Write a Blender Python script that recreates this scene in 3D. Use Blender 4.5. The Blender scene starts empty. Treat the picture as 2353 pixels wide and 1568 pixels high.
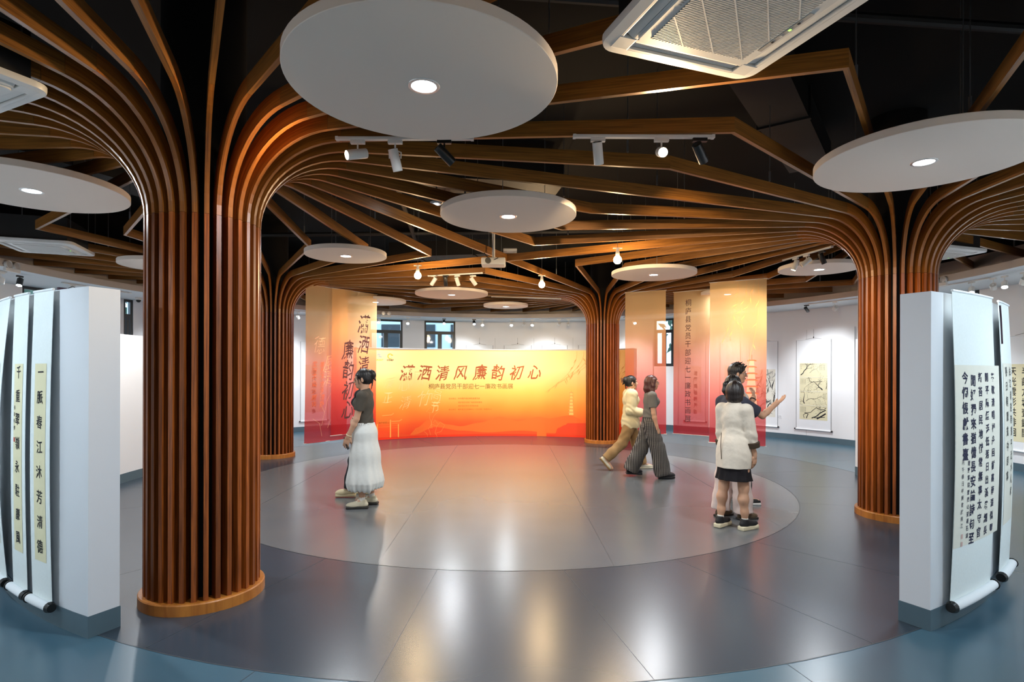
import bpy, bmesh, math, random
import numpy as np
from mathutils import Vector, Matrix, Euler
random.seed(7)
sc = bpy.context.scene
COL = sc.collection
PI = math.pi
rad = math.radians

# ------------------------------------------------------------------ camera
EYE = 1.62
FPX = 1309.5
HY = 851.2
ROLL = 0.00245
cd = bpy.data.cameras.new('camera'); cam = bpy.data.objects.new('camera', cd); COL.objects.link(cam)
cd.sensor_width = 36.0; cd.lens = 36.0 * FPX / 2353.0
cd.shift_y = (HY - 784.0) / 2353.0
cd.clip_start = 0.05; cd.clip_end = 200
cam.matrix_world = Matrix.Translation((0, 0, EYE)) @ Matrix.Rotation(PI / 2, 4, 'X') @ Matrix.Rotation(ROLL, 4, 'Z')
sc.camera = cam

# ------------------------------------------------------------------ world, exposure
w = bpy.data.worlds.new('world'); sc.world = w; w.use_nodes = True
bg = w.node_tree.nodes['Background']; bg.inputs[0].default_value = (0.62, 0.80, 1.0, 1); bg.inputs[1].default_value = 2.2
sc.view_settings.view_transform = 'Standard'; sc.view_settings.look = 'None'
sc.view_settings.gamma = 1.0; sc.view_settings.use_curve_mapping = False
sc.view_settings.exposure = 1.0
sc.cycles.max_bounces = 8; sc.cycles.diffuse_bounces = 4; sc.cycles.glossy_bounces = 3
sc.cycles.transparent_max_bounces = 12; sc.cycles.transmission_bounces = 4
sc.cycles.sample_clamp_indirect = 4.0; sc.cycles.caustics_reflective = False; sc.cycles.caustics_refractive = False
try:
    sc.cycles.use_denoising = True
except Exception:
    pass

def lamp(kind, loc, power, color, size=0.1, aim=None, spot=60, blend=0.6, name='lamp_light', parent=None):
    d = bpy.data.lights.new(name, kind); d.energy = power; d.color = color
    if kind == 'AREA':
        d.shape = 'DISK'; d.size = size
    else:
        d.shadow_soft_size = size
    if kind == 'SPOT':
        d.spot_size = rad(spot); d.spot_blend = blend
    o = bpy.data.objects.new(name, d); COL.objects.link(o); o.location = loc
    if aim is not None:
        v = Vector(aim) - Vector(loc); o.rotation_euler = v.to_track_quat('-Z', 'Y').to_euler()
    return o

COOL = (0.92, 0.96, 1.0); WARM = (1.0, 0.70, 0.38); NEUT = (1.0, 0.90, 0.78); ICE = (0.72, 0.88, 1.0)

# ------------------------------------------------------------------ plan of the round hall
CX, CY = -0.087, 8.514
TH0 = 0.33238
RCOL = 4.885
ZB = 3.247           # underside of the beams
R_IN, R_RING = 3.92, 5.60
R_WALL, R_SOF, R_UP = 8.40, 7.00, 7.40
Z_SOF, Z_FAS, Z_UP, Z_TOP = 3.053, 3.147, 3.44, 4.45
R_P0, R_P1, Z_P = 5.47, 5.65, 2.12

def at(px, py, z):
    """floor-plan point at height z on the sight line through a pixel"""
    x = px - 1176.5; y = py - HY
    c, s = math.cos(-ROLL), math.sin(-ROLL)
    x, y = x * c - y * s, x * s + y * c
    d = (EYE - z) * FPX / y
    return Vector((x * d / FPX, d, z))
def atd(px, py, Y):
    x = px - 1176.5; y = py - HY
    c, s = math.cos(-ROLL), math.sin(-ROLL)
    x, y = x * c - y * s, x * s + y * c
    return Vector((x * Y / FPX, Y, EYE - y * Y / FPX))
def ray_circle(px, R):
    """far hit of the vertical plane through column px with a circle about the hall centre -> (X, Y, angle)"""
    k = (px - 1176.5) / FPX
    a = k * k + 1; b = -2 * (k * CX + CY); c = CX * CX + CY * CY - R * R
    d = (-b + math.sqrt(b * b - 4 * a * c)) / (2 * a)
    return k * d, d, math.atan2(d - CY, k * d - CX)
def pol(R, a, z=0.0):
    return Vector((CX + R * math.cos(a), CY + R * math.sin(a), z))

# ------------------------------------------------------------------ materials
def srgb(h):
    if isinstance(h, str):
        h = h.lstrip('#'); v = [int(h[i:i + 2], 16) / 255 for i in (0, 2, 4)]
    else: v = h
    return tuple((c / 12.92 if c <= 0.04045 else ((c + 0.055) / 1.055) ** 2.4) for c in v) + (1,)
def mat(name, color, rough=0.6, metal=0.0, spec=0.5, noise=0.0, nscale=8.0, bump=0.0, bscale=60.0, emit=0.0, sheen=0.0, coat=0.0, rand=0.0):
    m = bpy.data.materials.new(name); m.use_nodes = True
    nt = m.node_tree; b = nt.nodes['Principled BSDF']; L = nt.links
    c = srgb(color)
    b.inputs['Base Color'].default_value = c; b.inputs['Roughness'].default_value = rough
    b.inputs['Metallic'].default_value = metal; b.inputs['Specular IOR Level'].default_value = spec
    if sheen: b.inputs['Sheen Weight'].default_value = sheen
    if coat: b.inputs['Coat Weight'].default_value = coat
    if emit:
        b.inputs['Emission Color'].default_value = c; b.inputs['Emission Strength'].default_value = emit
    if noise or bump or rand:
        tc = nt.nodes.new('ShaderNodeTexCoord')
        col_out = None
        if noise:
            n = nt.nodes.new('ShaderNodeTexNoise'); n.inputs['Scale'].default_value = nscale; n.inputs['Detail'].default_value = 4
            L.new(tc.outputs['Object'], n.inputs['Vector'])
            mx = nt.nodes.new('ShaderNodeMixRGB'); mx.inputs[1].default_value = tuple(x * (1 - noise) for x in c[:3]) + (1,)
            mx.inputs[2].default_value = tuple(min(1, x * (1 + noise)) for x in c[:3]) + (1,)
            L.new(n.outputs['Fac'], mx.inputs[0]); col_out = mx.outputs[0]
        if rand:
            oi = nt.nodes.new('ShaderNodeObjectInfo'); hs = nt.nodes.new('ShaderNodeHueSaturation')
            mr = nt.nodes.new('ShaderNodeMapRange'); mr.inputs[3].default_value = 1 - rand; mr.inputs[4].default_value = 1 + rand
            L.new(oi.outputs['Random'], mr.inputs[0]); L.new(mr.outputs[0], hs.inputs['Value'])
            if col_out: L.new(col_out, hs.inputs['Color'])
            else: hs.inputs['Color'].default_value = c
            col_out = hs.outputs[0]
        if col_out: L.new(col_out, b.inputs['Base Color'])
        if bump:
            n2 = nt.nodes.new('ShaderNodeTexNoise'); n2.inputs['Scale'].default_value = bscale; n2.inputs['Detail'].default_value = 3
            L.new(tc.outputs['Object'], n2.inputs['Vector'])
            bp = nt.nodes.new('ShaderNodeBump'); bp.inputs['Strength'].default_value = bump; bp.inputs['Distance'].default_value = 0.01
            L.new(n2.outputs['Fac'], bp.inputs['Height']); L.new(bp.outputs[0], b.inputs['Normal'])
    return m
def emis(name, color, strength):
    m = bpy.data.materials.new(name); m.use_nodes = True; nt = m.node_tree
    nt.nodes.remove(nt.nodes['Principled BSDF']); e = nt.nodes.new('ShaderNodeEmission')
    e.inputs[0].default_value = tuple(color) + (1,); e.inputs[1].default_value = strength
    nt.links.new(e.outputs[0], nt.nodes['Material Output'].inputs[0]); return m
def wood(name, dark, light, rough=0.34, rand=0.18, su=1.3, sv=45.0):
    m = bpy.data.materials.new(name); m.use_nodes = True; nt = m.node_tree; L = nt.links; b = nt.nodes['Principled BSDF']
    uv = nt.nodes.new('ShaderNodeUVMap'); mp = nt.nodes.new('ShaderNodeMapping')
    mp.inputs['Scale'].default_value = (su, sv, 1); L.new(uv.outputs[0], mp.inputs[0])
    oi = nt.nodes.new('ShaderNodeObjectInfo'); mm = nt.nodes.new('ShaderNodeMath'); mm.operation = 'MULTIPLY'; mm.inputs[1].default_value = 37
    L.new(oi.outputs['Random'], mm.inputs[0]); cx = nt.nodes.new('ShaderNodeCombineXYZ'); L.new(mm.outputs[0], cx.inputs[0]); L.new(mm.outputs[0], cx.inputs[2]); L.new(cx.outputs[0], mp.inputs['Location'])
    n = nt.nodes.new('ShaderNodeTexNoise'); n.inputs['Scale'].default_value = 2.2; n.inputs['Detail'].default_value = 6; n.inputs['Distortion'].default_value = 0.6
    L.new(mp.outputs[0], n.inputs['Vector'])
    cr = nt.nodes.new('ShaderNodeValToRGB'); cr.color_ramp.elements[0].position = 0.3; cr.color_ramp.elements[1].position = 0.72
    cr.color_ramp.elements[0].color = srgb(dark); cr.color_ramp.elements[1].color = srgb(light)
    L.new(n.outputs['Fac'], cr.inputs[0])
    hs = nt.nodes.new('ShaderNodeHueSaturation'); mr = nt.nodes.new('ShaderNodeMapRange')
    mr.inputs[3].default_value = 1 - rand; mr.inputs[4].default_value = 1 + rand
    L.new(oi.outputs['Random'], mr.inputs[0]); L.new(mr.outputs[0], hs.inputs['Value']); L.new(cr.outputs[0], hs.inputs['Color'])
    L.new(hs.outputs[0], b.inputs['Base Color']); b.inputs['Roughness'].default_value = rough; b.inputs['Specular IOR Level'].default_value = 0.5
    return m
M = {}
M['slat'] = wood('slat_wood', '5c2b0c', 'a6581e', 0.36, 0.34)
M['rib'] = wood('rib_wood', '703e12', 'aa6828', 0.32, 0.10)
M['beam'] = wood('beam_wood', '66401a', '9c682e', 0.34, 0.07)
M['ring'] = wood('ring_wood', '9a5a20', 'c07c34', 0.38, 0.02, 1.2, 12)
M['black'] = mat('black_paint', '070707', 0.85, spec=0.2)
M['core'] = mat('column_core_black', '0a0706', 0.8, spec=0.2)
M['duct'] = mat('dark_duct_metal', '131212', 0.6, noise=0.2)
M['wall'] = mat('white_wall_paint', 'e6e8ea', 0.7, noise=0.015, nscale=3)
M['grey'] = mat('grey_white_fascia_paint', 'bdb4ad', 0.75)
M['soffit'] = mat('white_soffit_paint', 'dfe2e4', 0.75)
M['panelw'] = mat('partition_white_paint', 'd9dde2', 0.65, noise=0.02, nscale=2, bump=0.03, bscale=30)
M['base'] = mat('blue_grey_skirting', '4f6570', 0.45, noise=0.06, nscale=12)
M['discw'] = mat('matt_white_disc', 'e6dbd0', 0.8)
M['discrim'] = mat('disc_rim_white', 'd8cabc', 0.8)
M['lens'] = emis('cool_lens_glow', (0.85, 0.94, 1.0), 22)
M['lenswarm'] = emis('warm_lens_glow', (1.0, 0.80, 0.45), 60)
M['bulb'] = emis('warm_bulb_glow', (1.0, 0.72, 0.34), 30)
M['wlens'] = emis('white_spot_glow', (0.78, 0.90, 1.0), 40)
M['white'] = mat('white_plastic', 'd6d5d2', 0.4)
M['blackp'] = mat('black_plastic', '151515', 0.35)
M['steel'] = mat('zinc_steel', '8c8f92', 0.35, metal=0.8)
M['trim'] = mat('chrome_trim', 'd8d8d8', 0.3, metal=0.6)
M['wframe'] = mat('dark_window_frame', '16242c', 0.4)
M['paper'] = mat('scroll_mount_silk', 'e3ebea', 0.8, noise=0.05, nscale=60)
M['paperw'] = mat('plain_white_mount', 'e9edf0', 0.85)
M['rice'] = mat('cream_rice_paper', 'ded8b4', 0.85, noise=0.03, nscale=10)
M['rice2'] = mat('pale_rice_paper', 'dedccf', 0.85, noise=0.03, nscale=10)
M['ink'] = mat('black_ink', '14161c', 0.8)
M['inkb'] = mat('blue_black_ink', '14183a', 0.8)
M['inkg'] = mat('thin_grey_ink', '4a4b4a', 0.85)
M['inkl'] = mat('pale_grey_ink', '8d8f8a', 0.85)
M['seal'] = mat('red_seal_ink', 'b5352c', 0.8)
M['cord'] = mat('dark_purple_cord', '33182a', 0.7)
M['thread'] = mat('grey_cord', '55585a', 0.7)
M['title'] = mat('rust_brown_print', '9c4a1c', 0.6)
M['sub'] = mat('olive_brown_print', '6e5312', 0.6)
M['small'] = mat('amber_small_print', 'b46a14', 0.6)
M['printdark'] = mat('dark_maroon_print', '4a2326', 0.7)
M['printmid'] = mat('orange_red_print', 'c6502a', 0.7)
M['ghost'] = mat('pale_print', 'ffe0a8', 0.7)
M['willow'] = mat('willow_print', 'dda45a', 0.7); M['bwillow'] = mat('banner_willow_print', 'dca46c', 0.8)
M['hill'] = mat('hill_print', 'f44a12', 0.6)
M['hill2'] = mat('far_hill_print', 'f96a1e', 0.6)
M['roofp'] = mat('red_roof_print', 'ee4214', 0.6)
M['pagoda'] = mat('pagoda_print', 'ffc66a', 0.6)
M['lotus'] = mat('lotus_line_print', 'ffae5c', 0.7); M['bghost'] = mat('banner_faint_print', 'ffbf96', 0.7); M['bmid'] = mat('banner_soft_print', 'e2683e', 0.7)
M['blue'] = mat('logo_blue', '4f7fb0', 0.6); M['gold'] = mat('logo_gold', 'd8a010', 0.5)
M['led'] = emis('green_led', (0.3, 1.0, 0.1), 1.5)
def zramp(name, stops, zlo, zhi, rough=0.5, trans=None, soft=True):
    """fabric print graded in its own colour from bottom to top (object z)"""
    m = bpy.data.materials.new(name); m.use_nodes = True; nt = m.node_tree; L = nt.links; b = nt.nodes['Principled BSDF']
    tc = nt.nodes.new('ShaderNodeTexCoord'); sp = nt.nodes.new('ShaderNodeSeparateXYZ'); L.new(tc.outputs['Object'], sp.inputs[0])
    nz = nt.nodes.new('ShaderNodeTexNoise'); nz.inputs['Scale'].default_value = 0.9; L.new(tc.outputs['Object'], nz.inputs['Vector'])
    ad = nt.nodes.new('ShaderNodeMath'); ad.operation = 'MULTIPLY_ADD'; ad.inputs[1].default_value = 0.35 * (zhi - zlo) * 0.5; L.new(nz.outputs['Fac'], ad.inputs[0]); L.new(sp.outputs[2], ad.inputs[2])
    mr = nt.nodes.new('ShaderNodeMapRange'); mr.inputs[1].default_value = zlo + 0.0875 * (zhi - zlo); mr.inputs[2].default_value = zhi + 0.0875 * (zhi - zlo)
    L.new(ad.outputs[0], mr.inputs[0]); cr = nt.nodes.new('ShaderNodeValToRGB'); L.new(mr.outputs[0], cr.inputs[0])
    e = cr.color_ramp.elements
    while len(e) < len(stops): e.new(0.5)
    for i, (p, c) in enumerate(stops): e[i].position = p; e[i].color = srgb(c)
    L.new(cr.outputs[0], b.inputs['Base Color']); b.inputs['Roughness'].default_value = rough
    if trans is not None:
        tr = nt.nodes.new('ShaderNodeBsdfTransparent'); tl = nt.nodes.new('ShaderNodeBsdfTranslucent')
        gm = nt.nodes.new('ShaderNodeMixRGB'); gm.inputs[0].default_value = 0.35; gm.inputs[2].default_value = (1, 1, 1, 1); L.new(cr.outputs[0], gm.inputs[1])
        L.new(gm.outputs[0], tr.inputs[0]); L.new(cr.outputs[0], tl.inputs[0])
        m1 = nt.nodes.new('ShaderNodeMixShader'); m1.inputs[0].default_value = 0.5; L.new(b.outputs[0], m1.inputs[1]); L.new(tl.outputs[0], m1.inputs[2])
        m2 = nt.nodes.new('ShaderNodeMixShader'); m2.inputs[0].default_value = trans; L.new(m1.outputs[0], m2.inputs[1]); L.new(tr.outputs[0], m2.inputs[2])
        L.new(m2.outputs[0], nt.nodes['Material Output'].inputs[0])
    return m
M['poster'] = zramp('backdrop_print', [(0, 'f5330a'), (0.14, 'fb5a18'), (0.32, 'ff8f2c'), (0.52, 'ffbc58'), (0.75, 'ffdc94'), (1, 'ffd488')], 0.05, 2.1, 0.45)
M['banner'] = zramp('banner_fabric', [(0, 'd8303a'), (0.18, 'ee5a50'), (0.4, 'fc9c7a'), (0.62, 'ffc890'), (0.85, 'ffd89c'), (1, 'f2cc98')], 0.2, 3.2, 0.7, trans=0.40)
def glass(name, tint=(0.85, 0.93, 0.96)):
    m = bpy.data.materials.new(name); m.use_nodes = True; nt = m.node_tree; L = nt.links
    nt.nodes.remove(nt.nodes['Principled BSDF'])
    tr = nt.nodes.new('ShaderNodeBsdfTransparent'); tr.inputs[0].default_value = tint + (1,)
    gl = nt.nodes.new('ShaderNodeBsdfGlossy'); gl.inputs[1].default_value = 0.03
    fr = nt.nodes.new('ShaderNodeFresnel'); fr.inputs[0].default_value = 1.5
    mx = nt.nodes.new('ShaderNodeMixShader'); L.new(fr.outputs[0], mx.inputs[0]); L.new(tr.outputs[0], mx.inputs[1]); L.new(gl.outputs[0], mx.inputs[2])
    L.new(mx.outputs[0], nt.nodes['Material Output'].inputs[0]); return m
M['glass'] = glass('window_glass')
def floor_mat(name, c1, c2, rough):
    m = bpy.data.materials.new(name); m.use_nodes = True; nt = m.node_tree; L = nt.links; b = nt.nodes['Principled BSDF']
    tc = nt.nodes.new('ShaderNodeTexCoord')
    n = nt.nodes.new('ShaderNodeTexNoise'); n.inputs['Scale'].default_value = 0.5; n.inputs['Detail'].default_value = 3; n.inputs['Roughness'].default_value = 0.5
    L.new(tc.outputs['Object'], n.inputs['Vector'])
    cr = nt.nodes.new('ShaderNodeValToRGB'); cr.color_ramp.elements[0].position = 0.2; cr.color_ramp.elements[1].position = 0.8
    cr.color_ramp.elements[0].color = srgb(c1); cr.color_ramp.elements[1].color = srgb(c2); L.new(n.outputs['Fac'], cr.inputs[0])
    L.new(cr.outputs[0], b.inputs['Base Color'])
    n2 = nt.nodes.new('ShaderNodeTexNoise'); n2.inputs['Scale'].default_value = 2.0; n2.inputs['Detail'].default_value = 4; L.new(tc.outputs['Object'], n2.inputs['Vector'])
    mr = nt.nodes.new('ShaderNodeMapRange'); mr.inputs[1].default_value = 0.3; mr.inputs[2].default_value = 0.7; mr.inputs[3].default_value = rough - 0.06; mr.inputs[4].default_value = rough + 0.08
    L.new(n2.outputs['Fac'], mr.inputs[0]); b.inputs['Roughness'].default_value = rough
    n3 = nt.nodes.new('ShaderNodeTexNoise'); n3.inputs['Scale'].default_value = 2.2; n3.inputs['Detail'].default_value = 1.5; L.new(tc.outputs['Object'], n3.inputs['Vector'])
    bp = nt.nodes.new('ShaderNodeBump'); bp.inputs['Strength'].default_value = 0.05; bp.inputs['Distance'].default_value = 0.01; L.new(n3.outputs['Fac'], bp.inputs['Height']); L.new(bp.outputs[0], b.inputs['Normal'])
    b.inputs['Specular IOR Level'].default_value = 0.8
    return m
M['floor_out'] = floor_mat('outer_floor_vinyl', '3b5a6b', '476878', 0.27)
M['floor_ring'] = floor_mat('ring_floor_vinyl', '2b3742', '36414c', 0.27)
M['floor_in'] = floor_mat('inner_floor_vinyl', '585d62', '696c6e', 0.25)
M['seam'] = mat('floor_seam', '41474c', 0.35)

# ------------------------------------------------------------------ mesh helpers
class MB:
    def __init__(s): s.v = []; s.f = []; s.uv = []; s.mi = []
    def add(s, verts, faces, uvs=None, mi=0):
        o = len(s.v); s.v += [tuple(v) for v in verts]
        for k, f in enumerate(faces):
            s.f.append([o + i for i in f]); s.mi.append(mi)
            s.uv.append(uvs[k] if uvs else [(0, 0)] * len(f))
        return s
    def box(s, c, size, rz=0.0, mat4=None, mi=0):
        hx, hy, hz = (d / 2 for d in size)
        vs = [Vector((x, y, z)) for x in (-hx, hx) for y in (-hy, hy) for z in (-hz, hz)]
        T = mat4 if mat4 is not None else Matrix.Translation(c) @ Matrix.Rotation(rz, 4, 'Z')
        s.add([T @ v for v in vs], [(0, 1, 3, 2), (4, 6, 7, 5), (0, 4, 5, 1), (2, 3, 7, 6), (0, 2, 6, 4), (1, 5, 7, 3)], mi=mi); return s
    def loft(s, rings, cap=True, closed=False, mi=0):
        n = len(rings[0]); vs = [p for r in rings for p in r]; fs = []; uv = []
        L = [0.0]
        for a, b in zip(rings, rings[1:]): L.append(L[-1] + (Vector(b[0]) - Vector(a[0])).length)
        W = [0.0]
        for j in range(n): W.append(W[-1] + (Vector(rings[0][(j + 1) % n]) - Vector(rings[0][j])).length)
        m = len(rings)
        for i in range(m if closed else m - 1):
            i2 = (i + 1) % m
            for j in range(n):
                k = (j + 1) % n
                fs.append((i * n + j, i * n + k, i2 * n + k, i2 * n + j))
                l2 = L[i + 1] if i + 1 < m else L[i] + 0.1
                uv.append([(L[i], W[j]), (L[i], W[j + 1]), (l2, W[j + 1]), (l2, W[j])])
        if cap and not closed:
            fs.append(tuple(range(n))[::-1]); uv.append([(0, 0)] * n)
            fs.append(tuple((m - 1) * n + j for j in range(n))); uv.append([(0, 0)] * n)
        s.add(vs, fs, uv, mi); return s
    def tube(s, path, r, n=8, cap=True, mi=0):
        path = [Vector(p) for p in path]; rings = []
        rr = r if isinstance(r, (list, tuple)) else [r] * len(path)
        up = None
        for i, p in enumerate(path):
            t = (path[min(i + 1, len(path) - 1)] - path[max(i - 1, 0)]).normalized()
            if up is None: up = Vector((0, 0, 1)) if abs(t.z) < 0.9 else Vector((1, 0, 0))
            a = t.cross(up)
            if a.length < 1e-5: a = t.orthogonal()
            a.normalize(); b = a.cross(t).normalized(); up = b
            rings.append([p + (a * math.cos(2 * PI * k / n) + b * math.sin(2 * PI * k / n)) * rr[i] for k in range(n)])
        return s.loft(rings, cap, mi=mi)
    def lathe(s, prof, n=24, T=None, mi=0):
        rings = []
        for r, z in prof: rings.append([Vector((max(r, 1e-4) * math.cos(2 * PI * k / n), max(r, 1e-4) * math.sin(2 * PI * k / n), z)) for k in range(n)])
        if T is not None: rings = [[T @ p for p in r] for r in rings]
        return s.loft(rings, True, mi=mi)
    def build(s, name, m, parent=None, smooth=False, bevel=0.0, auto=None):
        me = bpy.data.meshes.new(name)
        off = Vector(parent.location) if (parent is not None and parent.parent is None) else Vector((0, 0, 0))
        if parent is not None and parent.parent is not None: off = Vector(parent.parent.location) + Vector(parent.location)
        me.from_pydata([tuple(Vector(v) - off) for v in s.v], [], s.f)
        ul = me.uv_layers.new(name='UVMap'); flat = [c for f in s.uv for p in f for c in p]
        if len(flat) == len(ul.data) * 2: ul.data.foreach_set('uv', flat)
        for mm in (m if isinstance(m, (list, tuple)) else [m]): me.materials.append(mm)
        if max(s.mi or [0]) > 0: me.polygons.foreach_set('material_index', s.mi)
        bm = bmesh.new(); bm.from_mesh(me); bmesh.ops.recalc_face_normals(bm, faces=bm.faces)
        if bevel: bmesh.ops.bevel(bm, geom=[e for e in bm.edges if len(e.link_faces) == 2 and e.calc_face_angle(0) > 0.9], offset=bevel, segments=2, affect='EDGES', profile=0.6)
        if auto is not None:
            for e in bm.edges: e.smooth = not (len(e.link_faces) == 2 and e.calc_face_angle(0) > auto)
        bm.to_mesh(me); bm.free()
        if smooth or auto is not None: me.polygons.foreach_set('use_smooth', [True] * len(me.polygons))
        o = bpy.data.objects.new(name, me); COL.objects.link(o)
        if parent is not None: o.parent = parent
        return o
def tag(o, label=None, cat=None, group=None, kind=None):
    if label: o['label'] = label
    if cat: o['category'] = cat
    if group: o['group'] = group
    if kind: o['kind'] = kind
    return o
def thing(name, label, cat, loc, group=None, rz=0.0):
    o = bpy.data.objects.new(name, None); COL.objects.link(o); o.location = loc; o.rotation_euler = (0, 0, rz)
    o.empty_display_size = 0.1
    return tag(o, label, cat, group)
def dup(root, loc, rot=None, label=None, group=None, scale=None):
    r = root.copy(); COL.objects.link(r); r.location = loc
    if rot is not None: r.rotation_euler = rot
    if scale is not None: r.scale = scale
    if label: r['label'] = label
    if group: r['group'] = group
    for ch in list(root.children):
        c = ch.copy(); COL.objects.link(c); c.parent = r
        for g in list(ch.children):
            d = g.copy(); COL.objects.link(d); d.parent = c
    return r
def arc_band(mb, R0, R1, a0, a1, z0, z1, step=0.05, mi=0):
    """solid curved wall between two radii"""
    n = max(2, int(abs(a1 - a0) / step) + 1); rings = []
    for i in range(n + 1):
        a = a0 + (a1 - a0) * i / n
        rings.append([pol(R0, a, z0), pol(R1, a, z0), pol(R1, a, z1), pol(R0, a, z1)])
    return mb.loft(rings)
def annulus(mb, R0, R1, a0, a1, z, step=0.06):
    n = max(3, int(abs(a1 - a0) / step) + 1)
    for i in range(n):
        b0 = a0 + (a1 - a0) * i / n; b1 = a0 + (a1 - a0) * (i + 1) / n
        if R0 < 1e-3: mb.add([pol(0, 0, z), pol(R1, b0, z), pol(R1, b1, z)], [(0, 1, 2)])
        else: mb.add([pol(R0, b0, z), pol(R1, b0, z), pol(R1, b1, z), pol(R0, b1, z)], [(0, 1, 2, 3)])
    return mb

# text: glyph outlines of the bundled font turned into flat meshes
_gl = {}
def glyph(ch, bold=0.0):
    k = (ch, bold)
    if k in _gl: return _gl[k]
    cu = bpy.data.curves.new('g', 'FONT'); cu.body = ch; cu.size = 1.0; cu.offset = bold; cu.resolution_u = 2
    o = bpy.data.objects.new('g', cu); COL.objects.link(o)
    dg = bpy.context.evaluated_depsgraph_get(); dg.update()
    me = bpy.data.meshes.new_from_object(o.evaluated_get(dg))
    vs = np.array([v.co[:2] for v in me.vertices]).reshape(-1, 2); fs = [tuple(p.vertices) for p in me.polygons]
    bpy.data.objects.remove(o); bpy.data.curves.remove(cu); bpy.data.meshes.remove(me)
    if len(vs):
        lo, hi = vs.min(0), vs.max(0)
    else: lo = hi = np.zeros(2)
    _gl[k] = (vs, fs, lo, hi); return _gl[k]
def put_char(mb, ch, surf, u, v, size, bold=0.0, brush=0.0, shear=0.0, sx=1.0, seed=0, mi=0, keep=False):
    """surf(u, v) -> world point; (u, v) is the centre of the character cell"""
    vs, fs, lo, hi = glyph(ch, bold)
    if not len(vs): return
    c = (lo + hi) / 2 if not keep else np.array([0.5, 0.38])
    p = vs - c
    if brush:
        ph = seed * 1.7
        p = p + brush * np.stack([np.sin(p[:, 1] * 7 + ph) * 0.06 + np.sin(p[:, 1] * 17 + ph * 2) * 0.02, np.sin(p[:, 0] * 6 + ph * 1.3) * 0.07 + np.sin(p[:, 0] * 19 + ph) * 0.015], 1)
        a = math.sin(ph) * 0.09 * brush; p = p @ np.array([[math.cos(a), math.sin(a)], [-math.sin(a), math.cos(a)]])
    p = p * size; x = (p[:, 0] + shear * p[:, 1]) * sx + u; y = p[:, 1] + v
    mb.add([surf(a, b) for a, b in zip(x, y)], fs, mi=mi)
def col_text(mb, s, surf, u, v0, pitch, size, **k):
    for i, ch in enumerate(s): put_char(mb, ch, surf, u + (math.sin(i * 2.3 + u * 9) * 0.04 * size if k.get('brush') else 0), v0 - i * pitch, size * (1 + (0.08 * math.sin(i * 3.1) if k.get('brush') else 0)), seed=i + int(u * 40), **k)
def row_text(mb, s, surf, u0, v, pitch, size, **k):
    for i, ch in enumerate(s): put_char(mb, ch, surf, u0 + i * pitch, v, size, seed=i, **k)
def ribbon(mb, pts, wid, surf, mi=0):
    n = len(pts); L = []; Rr = []
    for i, (u, v) in enumerate(pts):
        a = pts[max(i - 1, 0)]; b = pts[min(i + 1, n - 1)]
        dx, dy = b[0] - a[0], b[1] - a[1]; l = math.hypot(dx, dy) or 1
        w_ = (wid[i] if isinstance(wid, (list, tuple)) else wid) / 2
        L.append(surf(u - dy / l * w_, v + dx / l * w_)); Rr.append(surf(u + dy / l * w_, v - dx / l * w_))
    mb.add(L + Rr, [(i, i + 1, n + i + 1, n + i) for i in range(n - 1)], mi=mi)
def poly(mb, pts, surf, mi=0):
    mb.add([surf(u, v) for u, v in pts], [tuple(range(len(pts)))], mi=mi)
# ================================================================== THE SETTING
FL0, FL1 = rad(-112), rad(-68)       # doorway behind the camera
mb = MB(); annulus(mb, R_RING, R_WALL + 0.15, 0, 2 * PI, 0)
mb.add([(-3.6, -3.4, -0.002), (3.5, -3.4, -0.002), (3.5, 0.9, -0.002), (-3.6, 0.9, -0.002)], [(0, 1, 2, 3)])
fl = mb.build('floor', M['floor_out']); tag(fl, kind='structure')
annulus(MB(), R_IN, R_RING, 0, 2 * PI, 0).build('floor_ring', M['floor_ring'], fl)
annulus(MB(), 0, R_IN, 0, 2 * PI, 0).build('floor_circle', M['floor_in'], fl)
def seam(p, q, wd=0.003, z=0.0012):
    p = Vector(p); q = Vector(q); d = (q - p).normalized(); n = Vector((-d.y, d.x)) * wd / 2
    MB().add([(p.x + n.x, p.y + n.y, z), (q.x + n.x, q.y + n.y, z), (q.x - n.x, q.y - n.y, z), (p.x - n.x, p.y - n.y, z)], [(0, 1, 2, 3)]).build('seam', M['seam'], fl)
for xs in (-3.0, -1.12, 0.85, 2.8):
    h = math.sqrt(R_IN ** 2 - (xs - CX) ** 2); seam((xs, CY - h), (xs - 0.05, CY + h))
for k in range(24):
    a = 0.13 + k * 2 * PI / 24
    if abs(math.sin(a * 5)) > 0.2: seam(pol(R_IN, a).xy, pol(R_RING, a + 0.02).xy); 
    if k % 2: seam(pol(R_RING, a - 0.1).xy, pol(R_WALL, a - 0.12).xy)
for RR in (R_IN, R_RING):
    mb = MB(); annulus(mb, RR - 0.004, RR + 0.004, 0, 2 * PI, 0.0014); mb.build('seam', M['seam'], fl)

mb = MB(); annulus(mb, 0, R_WALL + 0.3, 0, 2 * PI, Z_TOP); mb.build('ceiling', M['black']); tag(bpy.data.objects['ceiling'], kind='structure')
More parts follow.
